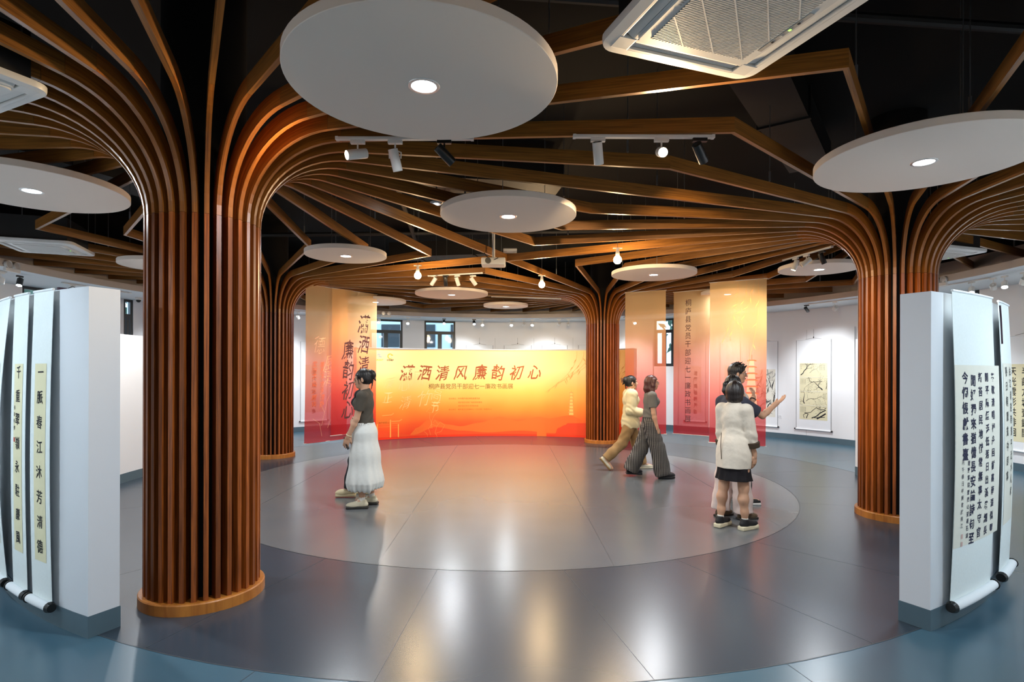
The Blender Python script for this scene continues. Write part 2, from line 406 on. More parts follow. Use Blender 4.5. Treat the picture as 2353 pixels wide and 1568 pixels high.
# ring shaped dropped ceiling, its front lip and the wall above it
mb = MB(); annulus(mb, R_SOF, R_WALL + 0.1, 0, 2 * PI, Z_SOF); o = mb.build('ceiling_soffit', M['soffit']); tag(o, kind='structure')
arc_band(MB(), R_SOF - 0.02, R_SOF, 0, 2 * PI, Z_SOF - 0.012, Z_FAS).build('trim_1', M['grey'])
tag(bpy.data.objects['trim_1'], kind='structure')
mb = MB(); annulus(mb, R_SOF, R_UP, 0, 2 * PI, Z_FAS); o = mb.build('trim_2', M['grey']); tag(o, kind='structure')
arc_band(MB(), R_UP, R_UP + 0.1, 0, 2 * PI, Z_FAS, Z_UP).build('wall_upper', M['grey']); tag(bpy.data.objects['wall_upper'], kind='structure')
arc_band(MB(), R_UP, R_UP + 0.1, 0, 2 * PI, Z_UP, Z_TOP).build('wall_upper', M['black']); tag(bpy.data.objects['wall_upper.001'], kind='structure')

# round wall, cut where the windows are: (x_left, x_right) pixels of the opening, sill height, head height
WZ = (1.70, 3.04)
wins = []
for (pl, pr, z0) in ((284, 306, 1.7), (848, 925, 1.60), (975, 1046, 1.60), (1503, 1548, 1.74), (2165, 2250, 1.75)):
    a1 = ray_circle(pl, R_WALL)[2]; a0 = ray_circle(pr, R_WALL)[2]
    wins.append((a0, a1, z0))
# more daylight windows round the hall outside the frame
for ac in (rad(-20), rad(200), rad(168)):
    wins.append((ac - 0.06, ac + 0.06, 1.7))
def nrm(a): return a % (2 * PI)
cuts = sorted((nrm(a0), nrm(a0) + (a1 - a0), z0) for a0, a1, z0 in wins)
cuts.append((nrm(FL0), nrm(FL0) + (FL1 - FL0), None)); cuts.sort()
mb = MB(); cur = 0.0
for a0, a1, z0 in cuts:
    arc_band(mb, R_WALL, R_WALL + 0.2, cur, a0, 0, Z_SOF + 0.02)
    if z0 is not None:
        arc_band(mb, R_WALL, R_WALL + 0.2, a0, a1, 0, z0)
    cur = a1
arc_band(mb, R_WALL, R_WALL + 0.2, cur, 2 * PI, 0, Z_SOF + 0.02)
o = mb.build('wall_round', M['wall']); tag(o, kind='structure')
mb = MB()
for (x0, y0, x1, y1) in ((-3.6, -3.4, 3.5, -3.3), (-3.6, -3.4, -3.5, 1.1), (3.4, -3.4, 3.5, 1.1)):
    mb.box(((x0 + x1) / 2, (y0 + y1) / 2, 1.55), (x1 - x0, y1 - y0, 3.1))
o = mb.build('wall_back', M['wall']); tag(o, kind='structure')
mb = MB(); mb.box((-0.05, -1.2, 3.15), (7.2, 4.6, 0.1)); o = mb.build('ceiling_back', M['soffit']); tag(o, kind='structure')

# windows: frame with transom and a mullion, panes
def window(i, a0, a1, z0):
    z1 = Z_SOF; R = R_WALL + 0.03; W = (a1 - a0) * R
    def S(u, v, off=0.0): return pol(R + off, a1 - u / R, v)
    th = 0.05; zt = z1 - 0.33
    def bar(u0, u1, v0, v1, d=0.06):
        vs = [S(u, v, o_) for o_ in (-0.01, d) for (u, v) in ((u0, v0), (u1, v0), (u1, v1), (u0, v1))]
        return vs, [(0, 1, 2, 3), (7, 6, 5, 4), (0, 4, 5, 1), (1, 5, 6, 2), (2, 6, 7, 3), (3, 7, 4, 0)]
    fr = MB()
    for b in ((0, W, z0, z0 + th), (0, W, z1 - th, z1), (0, th, z0, z1), (W - th, W, z0, z1), (0, W, zt - 0.03, zt + 0.03), (W / 2 - 0.03, W / 2 + 0.03, z0, zt)):
        fr.add(*bar(*b))
    f = fr.build('window_%d' % i, M['wframe']); tag(f, kind='structure')
    pn = 0
    for b in ((th, W / 2 - 0.03, z0 + th, zt - 0.03), (W / 2 + 0.03, W - th, z0 + th, zt - 0.03), (th, W - th, zt + 0.03, z1 - th)):
        u0, u1, v0, v1 = b
        if pn < 2 and W > 0.5:
            sh = MB()
            for c in ((u0, u1, v0, v0 + 0.03), (u0, u1, v1 - 0.03, v1), (u0, u0 + 0.03, v0, v1), (u1 - 0.03, u1, v0, v1)): sh.add(*bar(*c, d=0.03))
            sh.build('sash', M['wframe'], f)
        MB().add([S(u0, v0, 0.02), S(u1, v0, 0.02), S(u1, v1, 0.02), S(u0, v1, 0.02)], [(0, 1, 2, 3)]).build('pane', M['glass'], f); pn += 1
    MB().add(*bar(W / 2 - 0.055, W / 2 - 0.035, z0 + 0.28, z0 + 0.40, 0.0)).build('latch', M['blackp'], f)
for i, (a0, a1, z0) in enumerate(wins): window(i + 1, a0, a1, z0)

# lower display wall standing in front of the round wall
R_D, Z_D = R_WALL - 0.06, 2.58
def dwall(x0, x1, nm, px=True):
    a1 = ray_circle(x0, R_D)[2] if px else x0; a0 = ray_circle(x1, R_D)[2] if px else x1
    b = arc_band(MB(), R_D, R_WALL - 0.002, a0, a1, 0.0, Z_D).build(nm, M['wall']); tag(b, kind='structure')
    # fine joints between the boards
    n = max(1, round((a1 - a0) * R_D / 1.22))
    for k in range(1, n):
        a = a0 + (a1 - a0) * k / n
        MB().box(pol(R_D - 0.001, a, Z_D / 2 + 0.06), (0.003, 0.004, Z_D - 0.14), rz=a).build('joint', M['inkl'], b)
dwall(1048, 1500, 'trim_3'); dwall(1560, 1963, 'trim_4'); dwall(640, 700, 'trim_5')
dwall(rad(-50), ray_circle(2250, R_D)[2] - 0.02, 'trim_6', False)
mb = MB()
for k, (a0, a1) in enumerate(((FL1, rad(360) + FL0),)):
    arc_band(mb, R_D - 0.012, R_WALL, a0, a1, 0, 0.13)
o = mb.build('baseboard_round', M['base']); tag(o, kind='structure')
# ------------------------------------------------------------------ outside the windows
def outside():
    b = thing('apartment_building', 'pale tiled building with a hipped roof seen through the far windows', 'building', (-3, 34, 0))
    m = mat('pale_blue_tiles', 'b9cbd6', 0.6, noise=0.08, nscale=1.5)
    mr = mat('grey_roof_tiles', '6e8496', 0.7, noise=0.2, nscale=3)
    MB().box((-3, 36, 3.2), (14, 6, 6.4)).build('wall', m, b)
    r = MB(); r.add([(-10.6, 32.4, 6.2), (4.6, 32.4, 6.2), (4.6, 39.6, 6.2), (-10.6, 39.6, 6.2), (-6, 36, 8.2), (0, 36, 8.2)], [(0, 1, 5, 4), (1, 2, 5), (2, 3, 4, 5), (3, 0, 4), (0, 3, 2, 1)]).build('roof', mr, b)
    for k in range(7):
        MB().box((-9 + k * 2.0, 32.96, 3.6), (1.1, 0.1, 1.3)).build('window', M['wframe'], b)
    g = MB(); g.box((0, 20, -0.3), (90, 90, 0.2)); o = g.build('ground_outside', mat('outside_ground', '8a8f88', 0.9)); tag(o, kind='structure')
    lm = mat('tree_leaves', '4d6a5a', 0.8, noise=0.4, nscale=6)
    for n_, (x, y, s) in enumerate(((1.3, 24, 2.2), (8.6, 23, 2.6), (-15, 20, 2.6), (19, 12, 2.6))):
        t = thing('tree', ['round green tree outside the middle far window', 'green tree outside the narrow right window', 'green tree outside the far left window', 'green tree outside the window beyond the right partition'][n_], 'tree', (x, y, 0))
        MB().tube([(x, y, -0.2), (x + 0.1, y, 2.0), (x, y, 3.6)], [0.22, 0.16, 0.08]).build('trunk', mat('bark', '4a4038', 0.9), t)
        rnd = random.Random(n_); lv = MB()
        for i in range(900):
            d = Vector((rnd.gauss(0, 1), rnd.gauss(0, 1), rnd.gauss(0, 1))).normalized() * (s * rnd.uniform(0.55, 1.0)) * rnd.choice((1, 0.9, 1.08))
            c = Vector((x, y, 4.0)) + Vector((d.x, d.y, d.z * 0.95)); q = 0.22
            a = Vector((rnd.uniform(-1, 1), rnd.uniform(-1, 1), rnd.uniform(-1, 1))).normalized() * q; e = a.orthogonal().normalized() * q * 0.6
            lv.add([c - a, c + e, c + a, c - e], [(0, 1, 2, 3)])
        o = lv.build('foliage', lm, t); o['kind'] = 'stuff'
outside()

# ================================================================== TREE COLUMNS
COLS = {}
for i, n in enumerate('BCDA'):
    a = TH0 - PI / 4 + i * PI / 2
    COLS[n] = Vector((CX + RCOL * math.cos(a), CY + RCOL * math.sin(a), 0))
NB = 32; RS = 0.373; RI = 0.275; ZJ = 2.662; RE = 1.01; TW = 0.030; BH = 0.105
CLAB = {'A': 'nearest slatted wooden tree column, left of the middle, its ribs fanning over the viewer',
        'B': 'slatted wooden tree column on the right, half behind the white partition',
        'C': 'far slatted wooden tree column standing in front of the orange backdrop',
        'D': 'slatted wooden tree column partly hidden behind the nearest one'}
def rib_ring(c, r, z, tr, tz, a, depth, wd=TW):
    """cross-section: outer/lower point at (r,z), depth inward along (-tz.. ) normal"""
    ca, sa = math.cos(a), math.sin(a); s = Vector((-sa, ca, 0)) * wd / 2
    o = Vector((c.x + r * ca, c.y + r * sa, z)); i = Vector((c.x + (r + tr * depth) * ca, c.y + (r + tr * depth) * sa, z + tz * depth))
    return [o - s, o + s, i + s, i - s]
def beam_len(n, c, a):
    """from column axis outward along a: to the mitre with a neighbour column, or the upper wall"""
    d = Vector((math.cos(a), math.sin(a))); best = 99; kind = None; cut = None
    for m_, c2 in COLS.items():
        if m_ == n: continue
        v = (c2 - c).xy; den = d.dot(v)
        if den > 1e-6:
            t = v.length_squared / 2 / den
            if t < best - 1e-6: best = t; kind = 'm'; cut = v.normalized()
    # circle
    e = Vector((c.x - CX, c.y - CY)); b = e.dot(d); q = e.length_squared - (R_UP - 0.004) ** 2
    t = -b + math.sqrt(b * b - q)
    if t < best: best = t; kind = 'w'; cut = None
    return best, kind, cut
for n, c in COLS.items():
    t = thing('tree_column', CLAB[n], 'column', c, group=None)
    base = MB(); base.lathe([(RS + 0.0, 0.0), (RS + 0.032, 0.0), (RS + 0.032, 0.068), (RS + 0.026, 0.076), (RS - 0.01, 0.076), (RI, 0.072)], 48, Matrix.Translation(c))
    base.build('base_ring', M['ring'], t, auto=0.6)
    MB().lathe([(RI, 0.0), (RI, Z_TOP)], 32, Matrix.Translation(c)).build('core', M['core'], t, auto=0.6)
    for k in range(NB):
        a = TH0 + k * 2 * PI / NB
        s = MB(); s.loft([rib_ring(c, RS, z, -1, 0, a, RS - RI + 0.01) for z in (0.07, ZJ - 0.002)]); s.build('slat', M['slat'], t)
        # curved rib: quarter ellipse from upright to level
        N = 14; rings = []
        for j in range(N + 1):
            u = PI / 2 * j / N
            r = RS + (RE - RS) * (1 - math.cos(u)); z = ZJ + (ZB - ZJ) * math.sin(u)
            tr, tz = -(ZB - ZJ) * math.cos(u), (RE - RS) * math.sin(u); l = math.hypot(tr, tz)
            rings.append(rib_ring(c, r, z, tr / l, tz / l, a, BH + (RS - RI + 0.01 - BH) * (1 - j / N)))
        MB().loft(rings).build('curved_rib', M['rib'], t)
        L, kind, cut = beam_len(n, c, a)
        if L > RE + 0.02:
            r0 = rib_ring(c, RE + 0.002, ZB, 0, 1, a, BH); r1 = rib_ring(c, L, ZB, 0, 1, a, BH)
            if kind == 'm' and cut is not None:
                d = Vector((math.cos(a), math.sin(a)))
                dd = Vector((d.x, d.y, 0)); cc = Vector((cut.x, cut.y, 0))
                base_pt = Vector((c.x, c.y, 0)) + dd * L
                r1n = []
                for p in r1:
                    off = (base_pt - Vector((p.x, p.y, 0))).dot(cc) / max(0.25, dd.dot(cc)); r1n.append(p + dd * off)
                r1 = r1n
            MB().loft([r0, r1]).build('beam', M['beam'], t)

# ================================================================== PARTITIONS
def partition(a0, a1, label, name='curved_partition', warm=False):
    t = thing(name, label, 'partition wall', pol((R_P0 + R_P1) / 2, (a0 + a1) / 2))
    arc_band(MB(), R_P0, R_P1, a0, a1, 0.13, Z_P, 0.03).build('panel', M['panelw'], t, auto=0.5)
    arc_band(MB(), R_P0 - 0.004, R_P1 + 0.004, a0 - 0.0008, a1 + 0.0008, 0, 0.13, 0.03).build('skirting', M['base'], t, auto=0.5)
    return t
pR0 = rad(-61.5); pL0 = rad(-115.8)
P_R = partition(pR0, rad(-27), 'white curved partition at the right edge with calligraphy scrolls on its outer face')
P_L = partition(rad(-150), pL0, 'white curved partition at the left edge carrying two narrow couplet scrolls')
aml = ray_circle(318, R_P0)[2]
P_ML = partition(rad(180) - 0.25, rad(180) + 0.42, 'cream lit curved partition behind the nearest column, far left')
xr = ray_circle(1966, R_P0)[2]
P_MR = partition(-0.30, xr, 'white partition edge just left of the right-hand column')
bl = ray_circle(819, R_P0)[2]; br = ray_circle(1457, R_P0)[2]
P_B = partition(br, bl, 'low curved partition carrying the orange exhibition print', 'backdrop_partition')
R_PR = R_P0 - 0.006
arc_band(MB(), R_PR - 0.002, R_P0, br, bl, 0.004, Z_P - 0.02, 0.03).build('poster', M['poster'], P_B, auto=0.5)
# ================================================================== CEILING DISCS
def make_disc(r, loc, label, power=16, group='round white ceiling discs with downlights'):
    t = thing('ceiling_disc', label, 'ceiling disc', loc, group)
    x, y, z = loc; T = Matrix.Translation((x, y, z))
    d = MB(); d.lathe([(0.085, 0.0), (r - 0.004, 0.0), (r, 0.004)], 72, T); 
    full = MB(); full.lathe([(0.0, 0.012), (0.075, 0.012), (0.075, 0.0), (r - 0.003, 0.0), (r, 0.003), (r, 0.052), (r - 0.003, 0.055), (0.0, 0.055)], 72, T)
    full.build('disc_panel', M['discw'], t, auto=0.5)
    f = MB(); f.lathe([(0.062, 0.004), (0.066, -0.004), (0.082, -0.003), (0.084, 0.0), (0.075, 0.010)], 32, T); f.build('light_trim', M['trim'], t, auto=0.5)
    l = MB(); l.lathe([(0.0, 0.002), (0.064, 0.002), (0.064, 0.006), (0.0, 0.006)], 32, T); l.build('light_lens', M['lens'], t)
    rng = random.Random(int(abs(x) * 100))
    for k in range(3):
        a = k * 2 * PI / 3 + 0.4; px, py = x + r * 0.6 * math.cos(a), y + r * 0.6 * math.sin(a)
        MB().tube([(px, py, z + 0.05), (px, py, Z_TOP)], 0.0035, 6).build('hanging_rod', M['steel'], t)
    lamp('AREA', (x, y, z - 0.012), power, COOL, 0.12, aim=(x, y, 0))
    return t
ZD = 3.11
discs = [(974, 198, .70, 'largest looking white ceiling disc at the top of the picture, nearest the viewer'),
         (2123, 373, .70, 'white ceiling disc hanging in front of the right-hand column crown'),
         (1168, 498, .655, 'white ceiling disc above the middle of the floor circle'),
         (795, 589, .52, 'small white ceiling disc right of the nearest column'),
         (1502, 632, .646, 'white ceiling disc above the walking pair, right of a bare bulb'),
         (73, 439, .69, 'white ceiling disc at the left edge of the picture'),
         (1038, 678, .716, 'white ceiling disc under the short rail of four spotlights'),
         (1162, 705, .52, 'smallest farthest ceiling disc left of the far column'),
         (863, 695, .66, 'far ceiling disc partly hidden by the left banners'),
         (1882, 620, .55, 'white ceiling disc left of the right-hand column, behind three spotlights'),
         (367, 612, .52, 'white ceiling disc half hidden behind the nearest column'),
         (1672, 677, .50, 'ceiling disc seen only through the tallest right banner')]
for px, py, r, lb in discs:
    p = at(px, py, ZD); make_disc(r, (p.x, p.y, ZD), lb, 30 if r > 0.6 else 18)

# ================================================================== AIR CONDITIONERS
def make_ac(loc, rz, label, S=0.84, letters=False):
    t = thing('ceiling_air_conditioner', label, 'air conditioner', loc, 'white cassette air conditioners', rz)
    # built in local space around the origin, face down at z = 0
    def rr(s, r, z, n=6):
        pts = []
        for cx_, cy_, a0 in ((s - r, s - r, 0), (r - s, s - r, 90), (r - s, r - s, 180), (s - r, r - s, 270)):
            for i in range(n + 1):
                a = rad(a0 + 90 * i / n); pts.append(Vector((cx_ + r * math.cos(a), cy_ + r * math.sin(a), z)))
        return pts
    h = S / 2
    def loc_build(mb, name, m, par=t, **k):
        o = mb.build(name, m, None, **k); o.parent = par; return o
    # frame as four sides with air slots
    inn = 0.288 * S / 0.84
    fr = MB()
    fr.loft([rr(h - 0.004, 0.085, 0.0), rr(h, 0.09, 0.012), rr(h, 0.09, 0.034), rr(h - 0.03, 0.08, 0.045)], cap=False)
    # face ring: from outer rounded square to the slot band
    a0 = rr(h - 0.004, 0.085, 0.0); a1 = rr(inn + 0.088, 0.02, -0.004)
    n = len(a0); fr.add(a0 + a1, [(i, (i + 1) % n, n + (i + 1) % n, n + i) for i in range(n)])
    loc_build(fr, 'frame', M['white'], auto=0.6)
    # corner blocks and grille surround at one level, slots between them recessed
    sb = MB()
    for sx in (-1, 1):
        for sy in (-1, 1):
            sb.box((sx * (inn + 0.044), sy * (inn + 0.044), 0.004), (0.09, 0.09, 0.018))
    for q in range(4):
        T = Matrix.Rotation(q * PI / 2, 4, 'Z')
        sb.box(None, (2 * inn, 0.022, 0.016), mat4=T @ Matrix.Translation((0, inn + 0.008, 0.004)))
        sb.box(None, (2 * inn, 0.018, 0.016), mat4=T @ Matrix.Translation((0, inn + 0.080, 0.004)))
    loc_build(sb, 'inner_frame', M['white'], bevel=0.003)
    bk = MB(); bk.box((0, 0, 0.03), (2 * inn + 0.2, 2 * inn + 0.2, 0.02)); loc_build(bk, 'slot_back', M['blackp'])
    for q in range(4):
        T = Matrix.Rotation(q * PI / 2, 4, 'Z') @ Matrix.Translation((0, inn + 0.043, 0.006)) @ Matrix.Rotation(0.55 if q == 1 else 0.12, 4, 'X')
        v = MB(); v.box(None, (2 * inn - 0.02, 0.046, 0.005), mat4=T); loc_build(v, 'air_vane', M['white'], bevel=0.001)
    g = MB(); g.loft([rr(inn, 0.03, -0.012), rr(inn + 0.004, 0.03, 0.0), rr(inn, 0.03, 0.006)]); loc_build(g, 'grille_panel', M['white'], auto=0.6)
    gs = MB(); gi = inn - 0.045; N = 46
    N = 60; dm = gi * math.sqrt(2)
    for k in range(N):
        d_ = -dm + 2 * dm * (k + 0.5) / N; l_ = 2 * (dm - abs(d_))
        gs.box(None, (l_, 2 * dm / N * 0.45, 0.004), mat4=Matrix.Rotation(-PI / 4, 4, 'Z') @ Matrix.Translation((0, d_, -0.0145)))
    for d_ in (-dm * 0.66, -dm * 0.33, 0, dm * 0.33, dm * 0.66):
        gs.box(None, (0.006, 2 * (dm - abs(d_)), 0.004), mat4=Matrix.Rotation(-PI / 4, 4, 'Z') @ Matrix.Translation((d_, 0, -0.0150)))
    o = loc_build(gs, 'grille_bars', M['white']); o['kind'] = 'stuff'
    gd = MB(); gd.box((0, 0, -0.0122), (2 * gi, 2 * gi, 0.001)); loc_build(gd, 'grille_shadow_plate', mat('grille_gap_shade', '7d6f68', 0.9))  # brown-grey plate paints in the shade between the grille bars
    pn = MB(); pn.box((gi + 0.022, 0.02, -0.0135), (0.022, 0.30, 0.003)); o = loc_build(pn, 'control_strip', mat('control_strip_grey', 'a9a6a2', 0.4))
    for k, m_ in enumerate((M['blackp'], M['led'], M['white'], M['blackp'])):
        d = MB(); d.box((gi + 0.022, -0.06 + k * 0.05, -0.0155), (0.010, 0.012, 0.002)); e = d.build('indicator', m_, None); e.parent = o
    if letters:
        tx = MB(); 
        for i, ch in enumerate('GREE'): put_char(tx, ch, lambda u, v: Vector((-(gi + 0.022) + v * 1, -0.035 + u, -0.0135)), i * 0.016, 0.0, 0.020)
        loc_build(tx, 'lettering', M['inkg'])
    bd = MB(); bd.box((0, 0, 0.19), (S * 0.82, S * 0.82, 0.28)); loc_build(bd, 'housing', M['duct'])
    for sx in (-1, 1):
        for sy in (-1, 1):
            r_ = MB(); r_.tube([(sx * h * 0.86, sy * h * 0.7, 0.2), (sx * h * 0.86, sy * h * 0.7, Z_TOP - loc[2])], 0.005, 6); loc_build(r_, 'hanging_rod', M['steel'])
    return t
ZA = 3.15
q1 = at(1368, 113, ZA); q2 = at(1712, 188, ZA)
d12 = (q2 - q1).xy; a12 = math.atan2(d12.y, d12.x); S1 = d12.length
u = Vector((math.cos(a12), math.sin(a12), 0)); v = Vector((u.y, -u.x, 0))
make_ac(tuple(Vector((q1.x, q1.y, ZA)) + (u + v) * S1 / 2), a12 + 0, 'large white cassette air conditioner at the top right, nearest the viewer', S1, True)
q = at(118, 215, ZA); A2 = rad(154.6)
c = Vector((q.x, q.y, ZA)) + (Vector((math.cos(A2), math.sin(A2), 0)) + Vector((math.cos(A2 + PI / 2), math.sin(A2 + PI / 2), 0))) * 0.41
make_ac(tuple(c), A2, 'white cassette air conditioner cut by the upper left edge', 0.84)
q = at(220, 590, ZA); A3 = TH0
c = Vector((q.x, q.y, ZA)) + (-Vector((math.cos(A3), math.sin(A3), 0)) + Vector((math.sin(A3), -math.cos(A3), 0))) * 0.41
make_ac(tuple(c), A3, 'white cassette air conditioner above the left partition', 0.84)
q = at(2273, 579, ZA)
c = Vector((q.x, q.y, ZA)) + (-Vector((math.cos(A3), math.sin(A3), 0)) + Vector((-math.sin(A3), math.cos(A3), 0))) * 0.41
make_ac(tuple(c), A3, 'white cassette air conditioner right of the right-hand column', 0.84)

# ================================================================== SPOTLIGHTS
def make_spot(name, body_m, lens_m, style, L=0.15, r=0.034):
    """adapter at the origin under its rail, head on a bracket; head local -Z is where it shines, made as a child"""
    t = thing(name, 'x', 'spotlight', (0, 0, 0))
    def lb(mb, nm, m, par, **k):
        o = mb.build(nm, m, None, **k); o.parent = par; return o
    ad = MB(); ad.box((0, 0, -0.012), (0.10, 0.032, 0.024)); lb(ad, 'adapter', body_m, t, bevel=0.003)
    st = MB(); st.tube([(0, 0, -0.024), (0, 0, -0.075)], 0.006, 8); lb(st, 'stem', body_m, t)
    hd = MB(); hd.lathe([(r * 0.5, L * 0.45), (r * 0.97, L * 0.44), (r, L * 0.42), (r, -L * 0.53), (r * 0.94, -L * 0.55), (r * 0.90, -L * 0.55), (r * 0.86, -L * 0.50), (0, -L * 0.50)], 24)
    h = lb(hd, 'lamp_head', body_m, t, auto=0.6); h.location = (0, 0, -0.095)
    ln = MB(); ln.lathe([(0, -L * 0.512), (r * 0.84, -L * 0.512), (r * 0.84, -L * 0.50), (0, -L * 0.50)], 24); lb(ln, 'lens', lens_m, h)
    ca = MB()
    for k in range(12):
        a = k * PI / 6; ca.box(None, (r * 0.45, 0.003, 0.002), mat4=Matrix.Rotation(a, 4, 'Z') @ Matrix.Translation((r * 0.62, 0, L * 0.451)))
    lb(ca, 'rear_vents', M['blackp'] if body_m is M['white'] else M['duct'], h)
    if style == 'yoke':
        yk = MB(); yk.tube([(r + 0.006, 0, 0), (r + 0.008, 0, 0.04), (0, 0, 0.062), (-r - 0.008, 0, 0.04), (-r - 0.006, 0, 0)], 0.005, 6); o = lb(yk, 'yoke', body_m, t); o.location = (0, 0, -0.125); 
        h.location = (0, 0, -0.13)
    return t
LOFF = mat('unlit_lens', 'b8b4ac', 0.2)
S_WL = make_spot('track_spotlight', M['white'], M['lenswarm'], 'stem')
S_WO = make_spot('track_spotlight', M['white'], LOFF, 'stem')
S_WY = make_spot('track_spotlight', M['white'], LOFF, 'yoke')
S_BO = make_spot('track_spotlight', M['blackp'], LOFF, 'stem')
S_BL = make_spot('track_spotlight', M['blackp'], M['wlens'], 'stem', 0.12, 0.04)
S_WC = make_spot('track_spotlight', M['white'], M['wlens'], 'yoke', 0.09, 0.042)
S_WU = make_spot('track_spotlight', M['white'], LOFF, 'yoke', 0.09, 0.042)
used = set()
def put_spot(proto, p, aim, label, group, rz=0.0, power=0, color=WARM, size=50, cat='spotlight'):
    if proto.name in used: o = dup(proto, p)
    else: o = proto; used.add(proto.name); o.location = p
    o['label'] = label; o['group'] = group; o['category'] = cat
    if 'group' in o.keys() and group is None: del o['group']
    o.rotation_euler = (0, 0, rz)
    d = Vector(aim) - Vector(p); d = Matrix.Rotation(-rz, 3, 'Z') @ d
    for ch in o.children:
        if ch.name.startswith('lamp_head'):
            ch.rotation_euler = d.to_track_quat('-Z', 'Y').to_euler(); hz = ch.location.z
    if power:
        dn = (Vector(aim) - Vector(p)).normalized(); l = Vector(p) + Vector((0, 0, hz)) + dn * 0.12
        lamp('SPOT', l, power, color, 0.03, aim=aim, spot=size, blend=0.7)
    return o
def rail(p, q, label, rods=True, z=None):
    p = Vector(p); q = Vector(q); m_ = (p + q) / 2; d = q - p; rz = math.atan2(d.y, d.x)
    t = thing('lighting_track', label, 'lighting track', m_)
    MB().box(None, (d.length, 0.035, 0.02), mat4=Matrix.Translation(m_) @ Matrix.Rotation(rz, 4, 'Z') @ Matrix.Translation((0, 0, 0.01))).build('rail', M['white'], t, bevel=0.003)
    for s in (-1, 1):
        e = m_ + d.normalized() * s * (d.length / 2)
        MB().box(None, (0.02, 0.038, 0.023), mat4=Matrix.Translation(e) @ Matrix.Rotation(rz, 4, 'Z') @ Matrix.Translation((0, 0, 0.01))).build('end_cap', M['white'], t)
    return rz
ZR = 3.225
G1 = 'spotlights on the hanging tracks'
def hang(px, py, z=ZR): p = at(px, py, z); return Vector((p.x, p.y, z))
r1 = rail(hang(775, 322), hang(1085, 322), 'white lighting track under the nearest ceiling disc')
put_spot(S_WL, hang(822, 323), hang(822, 323) + Vector((-0.72, -0.52, -0.28)), 'lit white spotlight glowing warm at the left end of the near track', G1, r1)
put_spot(S_WY, hang(908, 323), hang(908, 323) + Vector((0.12, 0.2, -0.6)), 'unlit white spotlight second from left on the near track', G1, r1)
put_spot(S_BO, hang(1021, 323), hang(1021, 323) + Vector((0.6, 0.35, -0.55)), 'black spotlight on the near track under the large disc', G1, r1)
r2 = rail(hang(1320, 317), hang(1638, 318), 'white lighting track right of the large near disc')
put_spot(S_WO, hang(1374, 318), hang(1374, 318) + Vector((0.12, 0.35, -0.65)), 'white spotlight seen from its vented back, aimed at the backdrop', G1, r2, 0)
put_spot(S_WL, hang(1520, 318), hang(1520, 318) + Vector((-0.10, -0.85, -0.35)), 'dazzling warm spotlight facing the viewer', G1, r2)
put_spot(S_BO, hang(1608, 318), hang(1608, 318) + Vector((0.45, 0.5, -0.5)), 'black spotlight at the right end of the track beside the dazzling one', G1, r2)
r3 = rail(hang(985, 636), hang(1107, 629), 'short white track above the middle far disc')
for k, (px, pr, ax, lb) in enumerate(((997, S_WO, -0.5, 'first white spotlight from the left on the four-lamp track'), (1024, S_BO, 0.0, 'black spotlight on the four-lamp track'), (1051, S_WO, 0.2, 'white spotlight right of the black one on the four-lamp track'), (1087, S_WO, 0.5, 'last white spotlight on the four-lamp track, tilted right'))):
    p = hang(px, 633); put_spot(pr, p, p + Vector((ax, 0.25, -0.7)), lb, G1, r3)
r4 = rail(hang(1801, 600), hang(1911, 569), 'white track hanging left of the right-hand column crown')
p = hang(1828, 593); put_spot(S_WL, p, p + Vector((-0.22, 0.1, -0.7)), 'lit spotlight on the track by the right-hand column', G1, r4)
p = hang(1853, 586); put_spot(S_WO, p, p + Vector((-0.55, 0.1, -0.45)), 'white spotlight tilted left on the track by the right-hand column', G1, r4)
p = hang(1889, 577); put_spot(S_BO, p, p + Vector((0.3, 0.0, -0.7)), 'black spotlight on the track by the right-hand column', G1, r4)
rail(hang(1130, 683, 3.235), hang(1288, 688, 3.235), 'thin lit track among the far beams')

# the light those spots throw, then one added lamp without a fixture
lamp('SPOT', hang(1374, 330) + Vector((0.0, 0.1, -0.2)), 260, WARM, 0.03, aim=pol(R_P0, rad(80), 1.5), spot=38, blend=0.8)
lamp('SPOT', hang(908, 330) + Vector((0.0, 0.1, -0.2)), 220, WARM, 0.03, aim=pol(R_P0, rad(101), 1.5), spot=36, blend=0.8)
lamp('SPOT', hang(1040, 640) + Vector((0.0, 0.1, -0.2)), 150, WARM, 0.03, aim=pol(R_P0, rad(94), 1.35), spot=60, blend=0.9)
lamp('SPOT', hang(1097, 640) + Vector((0.0, 0.1, -0.2)), 150, WARM, 0.03, aim=pol(R_P0, rad(76), 1.3), spot=60, blend=0.9)
lamp('SPOT', hang(1520, 330) + Vector((-0.03, -0.14, -0.2)), 160, WARM, 0.03, aim=(1.0, 0.5, 1.6), spot=120, blend=0.9)
lamp('SPOT', hang(800, 335) + Vector((-0.06, -0.08, -0.16)), 40, WARM, 0.03, aim=(-3.2, 1.8, 2.4), spot=110, blend=0.9)
lamp('SPOT', hang(1825, 610) + Vector((0, 0, -0.2)), 190, WARM, 0.03, aim=(3.75, 10.2, 2.1), spot=80, blend=0.9)

lamp('SPOT', hang(997, 640) + Vector((-0.05, 0.1, -0.2)), 170, WARM, 0.03, aim=(-2.9, 11.4, 1.9), spot=60, blend=0.9)
lamp('SPOT', hang(1608, 330) + Vector((0.0, 0.1, -0.2)), 120, WARM, 0.03, aim=(2.9, 11.0, 1.9), spot=50, blend=0.9)
lamp('SPOT', hang(1608, 330) + Vector((0.15, 0.1, -0.2)), 220, WARM, 0.03, aim=(4.1, 6.3, 1.7), spot=40, blend=0.9)
lamp('SPOT', (-4.3, 7.9, 3.1), 70, NEUT, 0.05, aim=(-5.5, 8.4, 1.2), spot=80, blend=0.9)  # added lamp with no fixture, warms the inner face of the left middle partition
